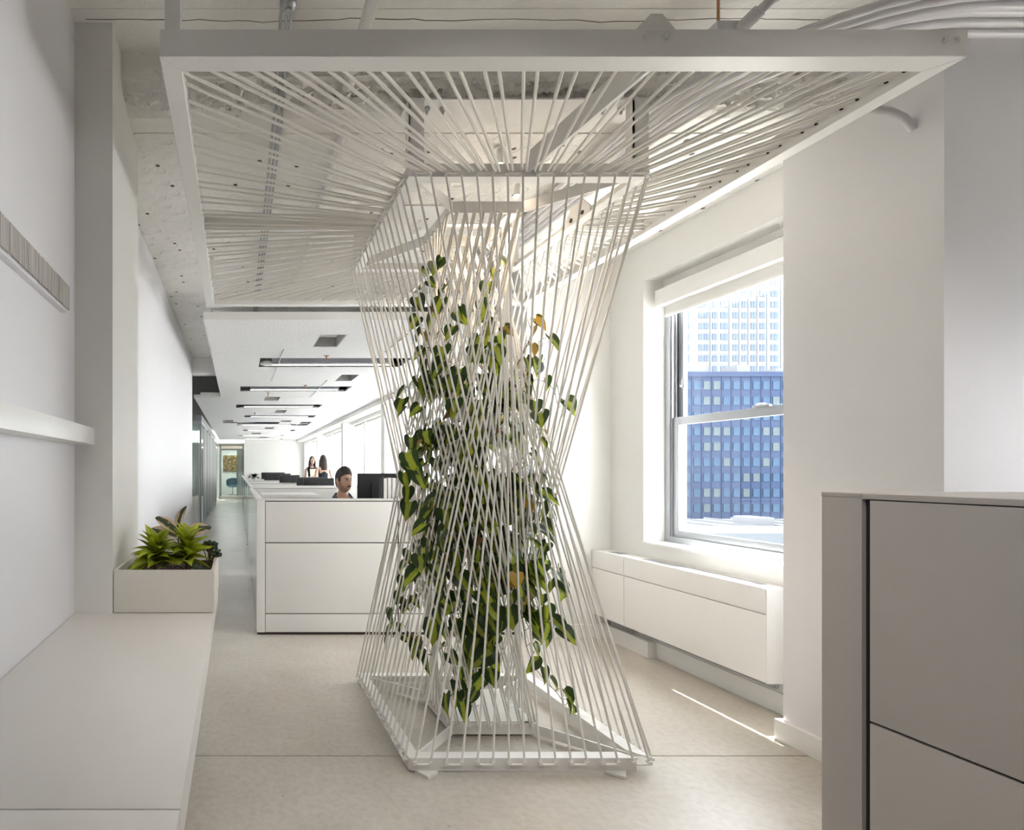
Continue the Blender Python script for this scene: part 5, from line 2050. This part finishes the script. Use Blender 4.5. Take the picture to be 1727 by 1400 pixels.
def person(name, label, base, face_yaw, pose, skin, hair_m, female, joints, cloth_parts, head_c, head_yaw=None, head_pitch=0.0):
    """joints: dict name -> (pos, radius); one continuous body"""
    t = thing(name, label, 'person', base)
    Rz = Matrix.Translation(base) @ Matrix.Rotation(face_yaw, 4, 'Z')
    names = list(joints)
    verts = [tuple(joints[n][0]) for n in names]
    rad = [joints[n][1] for n in names]
    edges = []
    for n in names:
        p = joints[n][2]
        if p:
            edges.append((names.index(p), names.index(n)))
    me = skin_mesh(verts, edges, rad, names.index('pelvis'), 2)
    bm = BM()
    bm.from_mesh(me)
    bpy.data.meshes.remove(me)
    TH = Matrix.Translation(head_c) @ Matrix.Rotation((head_yaw or 0.0), 4, 'Z') @ Matrix.Rotation(head_pitch, 4, 'X')
    head_grid(bm, TH, -PI, PI, -PI / 2 + 0.01, PI / 2 - 0.01, 72, 56, 0, female)
    for s in (-1, 1):      # ears
        ball(bm, TH @ Vector((s * (0.076 if not female else 0.070), 0.008, -0.002)), 0.030, 12, 8, (0.28, 0.65, 1.0), (TH.to_3x3() @ Matrix.Rotation(s * 0.35, 3, 'Z')))
    bmesh.ops.remove_doubles(bm, verts=bm.verts, dist=0.0003)
    tmp_me = bpy.data.meshes.new('tmp')
    bm.to_mesh(tmp_me)
    bm.free()
    o = bpy.data.objects.new('tmp', tmp_me)
    COL.objects.link(o)
    rm = o.modifiers.new('R', 'REMESH')
    rm.mode = 'VOXEL'
    rm.voxel_size = 0.0055
    rm.use_smooth_shade = True
    sm = o.modifiers.new('S', 'SMOOTH')
    sm.factor = 0.4
    sm.iterations = 2
    dc = o.modifiers.new('D', 'DECIMATE')
    dc.ratio = 0.35
    bme = eval_mesh(o)
    bpy.data.objects.remove(o)
    bme.transform(Rz)
    bme.materials.clear()
    bme.materials.append(skin)
    for p in bme.polygons:
        p.use_smooth = True
        p.material_index = 0
    body = link('body', bme, t)
    # eyes, brows, lips
    for s in (-1, 1):
        e0 = head_point(s * 0.36, 0.075, -0.004, female)
        bm = BM()
        ball(bm, Rz @ TH @ (e0 + Vector((0, 0.0005, 0))), 0.0125, 12, 8, (1.15, 0.8, 0.62), (Rz @ TH).to_3x3())
        obj('eye', bm, EYE_W, t)
        bm = BM()
        ball(bm, Rz @ TH @ (e0 + Vector((0, -0.0085, 0.0005))), 0.0055, 10, 6, (1, 0.5, 1), (Rz @ TH).to_3x3())
        obj('iris', bm, BLACK, t)
        bm = BM()
        head_grid(bm, Rz @ TH, s * 0.36 - 0.24, s * 0.36 + 0.24, 0.205, 0.285 if not female else 0.25, 10, 3, 0.0035, female)
        bmesh.ops.solidify(bm, geom=list(bm.faces), thickness=0.004)
        obj('eyebrow', bm, hair_m, t)
    bm = BM()
    head_grid(bm, Rz @ TH, -0.22, 0.22, -0.60, -0.45, 12, 6, 0.0025, female, lambda a, e: (a / 0.22) ** 2 + ((e + 0.525) / 0.075) ** 2 < 1)
    obj('lips', bm, LIPS, t)
    for cn, cm, cj, ex in cloth_parts:
        idx = [n for n in names if n in cj]
        v2 = [tuple(joints[n][0]) for n in idx]
        r2 = []
        for n in idx:
            r_ = joints[n][1]
            r2.append(tuple(q + ex for q in r_) if hasattr(r_, '__len__') else r_ + ex)
        e2 = [(idx.index(joints[n][2]), idx.index(n)) for n in idx if joints[n][2] in idx]
        root = 0
        for ii, n in enumerate(idx):
            if n in ('pelvis', 'chest'):
                root = ii
                break
        cme = skin_mesh(v2, e2, r2, root, 2)
        cme.transform(Rz)
        cme.materials.clear()
        cme.materials.append(cm)
        for p in cme.polygons:
            p.use_smooth = True
        link(cn, cme, t)
    return t, Rz, TH


EYE_W = mat('eye_white', (0.62, 0.60, 0.57), 0.25)
LIPS = mat('lips', (0.42, 0.17, 0.14), 0.45)


def hand_joints(J, side, wrist, parent, dirv, palm_n, spread, curl):
    """palm + four fingers + thumb as thin chains (part of the same body)"""
    w, d = Vector(wrist), Vector(dirv).normalized()
    n = Vector(palm_n).normalized()
    s = d.cross(n).normalized() * spread
    J[side + 'palm'] = (w + d * 0.055, (0.030, 0.016), parent)
    for k, (o_, L_) in enumerate(((-0.030, 0.062), (-0.010, 0.074), (0.010, 0.070), (0.029, 0.056))):
        kn = w + d * 0.085 + s * o_
        J[side + 'k%d' % k] = (kn, 0.0095, side + 'palm')
        m1 = kn + (d + n * curl * 0.6).normalized() * L_ * 0.5
        J[side + 'm%d' % k] = (m1, 0.0085, side + 'k%d' % k)
        J[side + 't%d' % k] = (m1 + (d * 0.6 + n * curl * 1.2).normalized() * L_ * 0.5, 0.007, side + 'm%d' % k)
    th = w + d * 0.03 - s * 0.034
    J[side + 'th'] = (th, 0.011, side + 'palm')
    J[side + 'th2'] = (th + (d * 0.7 - s * 0.8 + n * 0.3).normalized() * 0.045, 0.009, side + 'th')


# ---- the seated man (local frame: faces -Y, base at the floor)
J = {}
J['pelvis'] = (Vector((0, 0.05, 0.50)), (0.155, 0.115), None)
J['belly'] = (Vector((0, 0.06, 0.66)), (0.150, 0.110), 'pelvis')
J['chest'] = (Vector((0, 0.05, 0.84)), (0.165, 0.115), 'belly')
J['upper'] = (Vector((0, 0.045, 0.95)), (0.125, 0.085), 'chest')
J['neck'] = (Vector((0, 0.035, 1.035)), 0.057, 'upper')
J['neck2'] = (Vector((0, 0.015, 1.11)), 0.053, 'neck')
for s, S in ((-1, 'l_'), (1, 'r_')):
    J[S + 'sh'] = (Vector((s * 0.185, 0.05, 0.925)), 0.062, 'upper')
    J[S + 'el'] = (Vector((s * 0.255, -0.02, 0.735)), 0.044, S + 'sh')
    J[S + 'wr'] = (Vector((s * 0.17, -0.235, 0.77)), (0.031, 0.024), S + 'el')
    hand_joints(J, S, J[S + 'wr'][0], S + 'wr', (-s * 0.15, -1, 0.0), (0, 0, -1), s, 0.35)
    J[S + 'hip'] = (Vector((s * 0.10, 0.0, 0.49)), 0.088, 'pelvis')
    J[S + 'kn'] = (Vector((s * 0.14, -0.40, 0.50)), 0.060, S + 'hip')
    J[S + 'an'] = (Vector((s * 0.14, -0.36, 0.085)), 0.040, S + 'kn')
    J[S + 'toe'] = (Vector((s * 0.15, -0.53, 0.045)), (0.042, 0.032), S + 'an')
SHIRT = {'pelvis', 'belly', 'chest', 'upper', 'l_sh', 'l_el', 'r_sh', 'r_el', 'l_wr', 'r_wr'}
TROUS = {'pelvis', 'l_hip', 'r_hip', 'l_kn', 'r_kn', 'l_an', 'r_an'}
man_base = Vector((1.075, 5.32, 0.0))
man, RzM, THM = person('person', 'man with dark hair and moustache in a blue shirt, seated behind the front workstation', man_base, 0.0, None, SKIN, HAIR, False, J,
                       [('shirt', DENIM, SHIRT, 0.014), ('trousers', JEANS, TROUS, 0.012)], Vector((0, -0.01, 1.185)), head_yaw=0.50, head_pitch=0.05)
TT = RzM @ THM


def hairline(a, e):
    aa = abs(a)
    if aa < 0.75:
        return e > 0.62 - 0.06 * (aa / 0.75) ** 2
    if aa < 1.22:
        return e > 0.56 - (aa - 0.75) * 0.5
    if aa < 1.50:
        return e > -0.02
    if aa < 1.85:
        return e > 0.24
    return e > -0.55


bm = BM()
head_grid(bm, TT, -PI, PI, -0.75, PI / 2 - 0.01, 84, 50, 0.010, False, hairline,
          lambda a, e: 0.004 + 0.018 * max(0, math.sin(max(0, e))) + 0.004 * math.sin(a * 9 + e * 7) * max(0, e) + (0.006 if abs(a) < 0.8 and e > 0.6 else 0))
bmesh.ops.solidify(bm, geom=list(bm.faces), thickness=0.012)
obj('hair', bm, HAIR, man)
bm = BM()
head_grid(bm, TT, -0.36, 0.36, -0.46, -0.30, 18, 6, 0.006, False, lambda a, e: e > -0.455 + 0.0 * a and e < -0.325 - 0.10 * abs(a) / 0.36 + 0.02 and not (abs(a) < 0.04 and e > -0.34))
bmesh.ops.solidify(bm, geom=list(bm.faces), thickness=0.006)
obj('moustache', bm, HAIR, man)
STUB = mat('short_beard', (0.36, 0.21, 0.15), 0.8, var=0.25, scale=200)
bm = BM()
head_grid(bm, TT, -1.5, 1.5, -1.25, 0.05, 60, 30, 0.0022, False,
          lambda a, e: (abs(a) > 1.12 and e > -0.5 or e < -0.48 - 0.42 * max(0, 1 - (abs(a) / 0.95) ** 2) + 0.10 or (abs(a) > 0.30 and abs(a) < 0.55 and e < -0.40)) and not (abs(a) < 0.24 and e > -0.66))
bmesh.ops.solidify(bm, geom=list(bm.faces), thickness=0.002)
obj('beard', bm, STUB, man)
# collar
bm = BM()
for s in (-1, 1):
    pts = [(s * 0.012, -0.048, 0.965), (s * 0.055, -0.045, 1.005), (s * 0.078, 0.0, 1.045), (s * 0.072, 0.06, 1.062), (0, 0.098, 1.066)]
    lo = [(s * 0.060, -0.085, 0.945), (s * 0.105, -0.050, 0.972), (s * 0.118, 0.01, 0.995), (s * 0.100, 0.085, 1.010), (0, 0.122, 1.015)]
    va = [bm.verts.new(RzM @ Vector(p)) for p in pts]
    vb = [bm.verts.new(RzM @ Vector(p)) for p in lo]
    for i in range(4):
        bm.faces.new((va[i], va[i + 1], vb[i + 1], vb[i]))
bmesh.ops.solidify(bm, geom=list(bm.faces), thickness=0.004)
obj('collar', bm, DENIM, man)

tc_ = thing('task_chair', 'office chair under the seated man, hidden by the workstation', 'chair', (man_base.x, man_base.y + 0.06, 0))
cx, cy = man_base.x, man_base.y + 0.06
bm = BM()
box(bm, cx - 0.24, cx + 0.24, cy - 0.26, cy + 0.20, 0.325, 0.372, 0.02)
obj('seat', bm, BLACK, tc_)
bm = BM()
box(bm, cx - 0.20, cx + 0.20, cy + 0.185, cy + 0.215, 0.50, 0.86, 0.012)
box(bm, cx - 0.03, cx + 0.03, cy + 0.19, cy + 0.21, 0.33, 0.52, 0.006)
obj('backrest', bm, BLACK, tc_)
bm = BM()
cyl(bm, (cx, cy, 0.07), (cx, cy, 0.33), 0.027, seg=12)
obj('column', bm, CHROME, tc_)
for k in range(5):
    a = k * 2 * PI / 5 + 0.3
    bm = BM()
    tube(bm, [(cx, cy, 0.09), (cx + 0.27 * math.cos(a), cy + 0.27 * math.sin(a), 0.062)], [0.022, 0.014], 8)
    obj('leg', bm, BLACK, tc_)
    bm = BM()
    ball(bm, (cx + 0.27 * math.cos(a), cy + 0.27 * math.sin(a), 0.028), 0.028, 10, 8)
    obj('caster', bm, BLACK, tc_)


# ---- the two standing women far back
def woman(label, base, yaw, hold, shirt_m, hair_m, sleeveless, back):
    J = {}
    J['pelvis'] = (Vector((0, 0.0, 0.92)), (0.150, 0.100), None)
    J['belly'] = (Vector((0, 0.0, 1.06)), (0.112, 0.082), 'pelvis')
    J['chest'] = (Vector((0, -0.005, 1.22)), (0.130, 0.098), 'belly')
    J['upper'] = (Vector((0, 0.01, 1.32)), (0.100, 0.066), 'chest')
    J['neck'] = (Vector((0, 0.01, 1.395)), 0.046, 'upper')
    J['neck2'] = (Vector((0, 0.0, 1.46)), 0.042, 'neck')
    for s, S in ((-1, 'l_'), (1, 'r_')):
        J[S + 'sh'] = (Vector((s * 0.155, 0.01, 1.315)), 0.046, 'upper')
        if hold:
            J[S + 'el'] = (Vector((s * 0.20, 0.0, 1.06)), 0.034, S + 'sh')
            J[S + 'wr'] = (Vector((s * 0.11, -0.19, 1.09)), (0.025, 0.019), S + 'el')
            hand_joints(J, S, J[S + 'wr'][0], S + 'wr', (-s * 0.6, -0.75, 0.15), (0, -0.3, 1), s, 0.5)
        else:
            J[S + 'el'] = (Vector((s * 0.215, 0.03, 1.05)), 0.034, S + 'sh')
            J[S + 'wr'] = (Vector((s * 0.22, -0.02, 0.82)), (0.025, 0.019), S + 'el')
            hand_joints(J, S, J[S + 'wr'][0], S + 'wr', (0, -0.1, -1), (-s, 0, 0), s, 0.4)
        J[S + 'hip'] = (Vector((s * 0.085, 0.0, 0.84)), 0.088, 'pelvis')
        J[S + 'kn'] = (Vector((s * 0.09, -0.01, 0.48)), 0.056, S + 'hip')
        J[S + 'an'] = (Vector((s * 0.09, 0.02, 0.085)), 0.037, S + 'kn')
        J[S + 'toe'] = (Vector((s * 0.10, -0.14, 0.040)), (0.038, 0.030), S + 'an')
    top = {'pelvis', 'belly', 'chest', 'upper'} | (set() if sleeveless else {'l_sh', 'r_sh'})
    low_ = {'pelvis', 'l_hip', 'r_hip', 'l_kn', 'r_kn', 'l_an', 'r_an'}
    t, Rz, TH = person('person', label, base, yaw, None, SKIN_F, hair_m, True, J, [('top', shirt_m, top, 0.010), ('trousers', JEANS, low_, 0.012)], Vector((0, -0.015, 1.535)))
    T = Rz @ TH
    bm = BM()
    head_grid(bm, T, -PI, PI, -0.9, PI / 2 - 0.01, 60, 40, 0.01, True,
              lambda a, e: (abs(a) > 0.85 - max(0, e - 0.3) * 0.9) and (e > 0.45 or abs(a) > 0.95), lambda a, e: 0.010 + 0.008 * max(0, e))
    bmesh.ops.solidify(bm, geom=list(bm.faces), thickness=0.014)
    # long locks down the back and beside the neck
    for i in range(17):
        a = 1.15 + (2 * PI - 2.3) * i / 16
        p0 = T @ head_point(a, 0.1, 0.006, True)
        c = Rz @ Vector((0, 0.02, 1.30))
        rel = (p0 - T @ Vector((0, 0, 0)))
        p1 = p0 + Vector((rel.x * 0.12, rel.y * 0.12, -0.10))
        p2 = p1 + Vector((rel.x * 0.02, rel.y * 0.05, -0.11))
        p3 = p2 + Vector((-rel.x * 0.05, rel.y * 0.1, -0.05))
        tube(bm, smooth_path([p0, p1, p2, p3], 0.03), [0.022] * 0 or 0.019, 7)
    obj('hair', bm, hair_m, t)
    return t, Rz


w1, Rw1 = woman('woman with long dark hair facing us and holding a sheet of paper', Vector((2.02, 14.2, 0)), 0.12, True, NAVY, HAIR_B, False, False)
bm = BM()
m_ = Rw1 @ Matrix.Translation((0.0, -0.235, 1.19)) @ Matrix.Rotation(-0.25, 4, 'X')
box(bm, -0.11, 0.11, -0.002, 0.002, -0.13, 0.13, mat=m_)
tag(obj('paper_sheet', bm, PAPER), 'cream sheet of paper held by the woman facing us', 'paper')
w2, Rw2 = woman('woman seen from behind with long brown hair and a navy sleeveless top', Vector((2.13, 13.0, 0)), PI + 0.1, False, NAVY, HAIR_B, True, True)
print('leaves', NLEAF, 'ropes', NROPE, 'objects', len(bpy.data.objects))
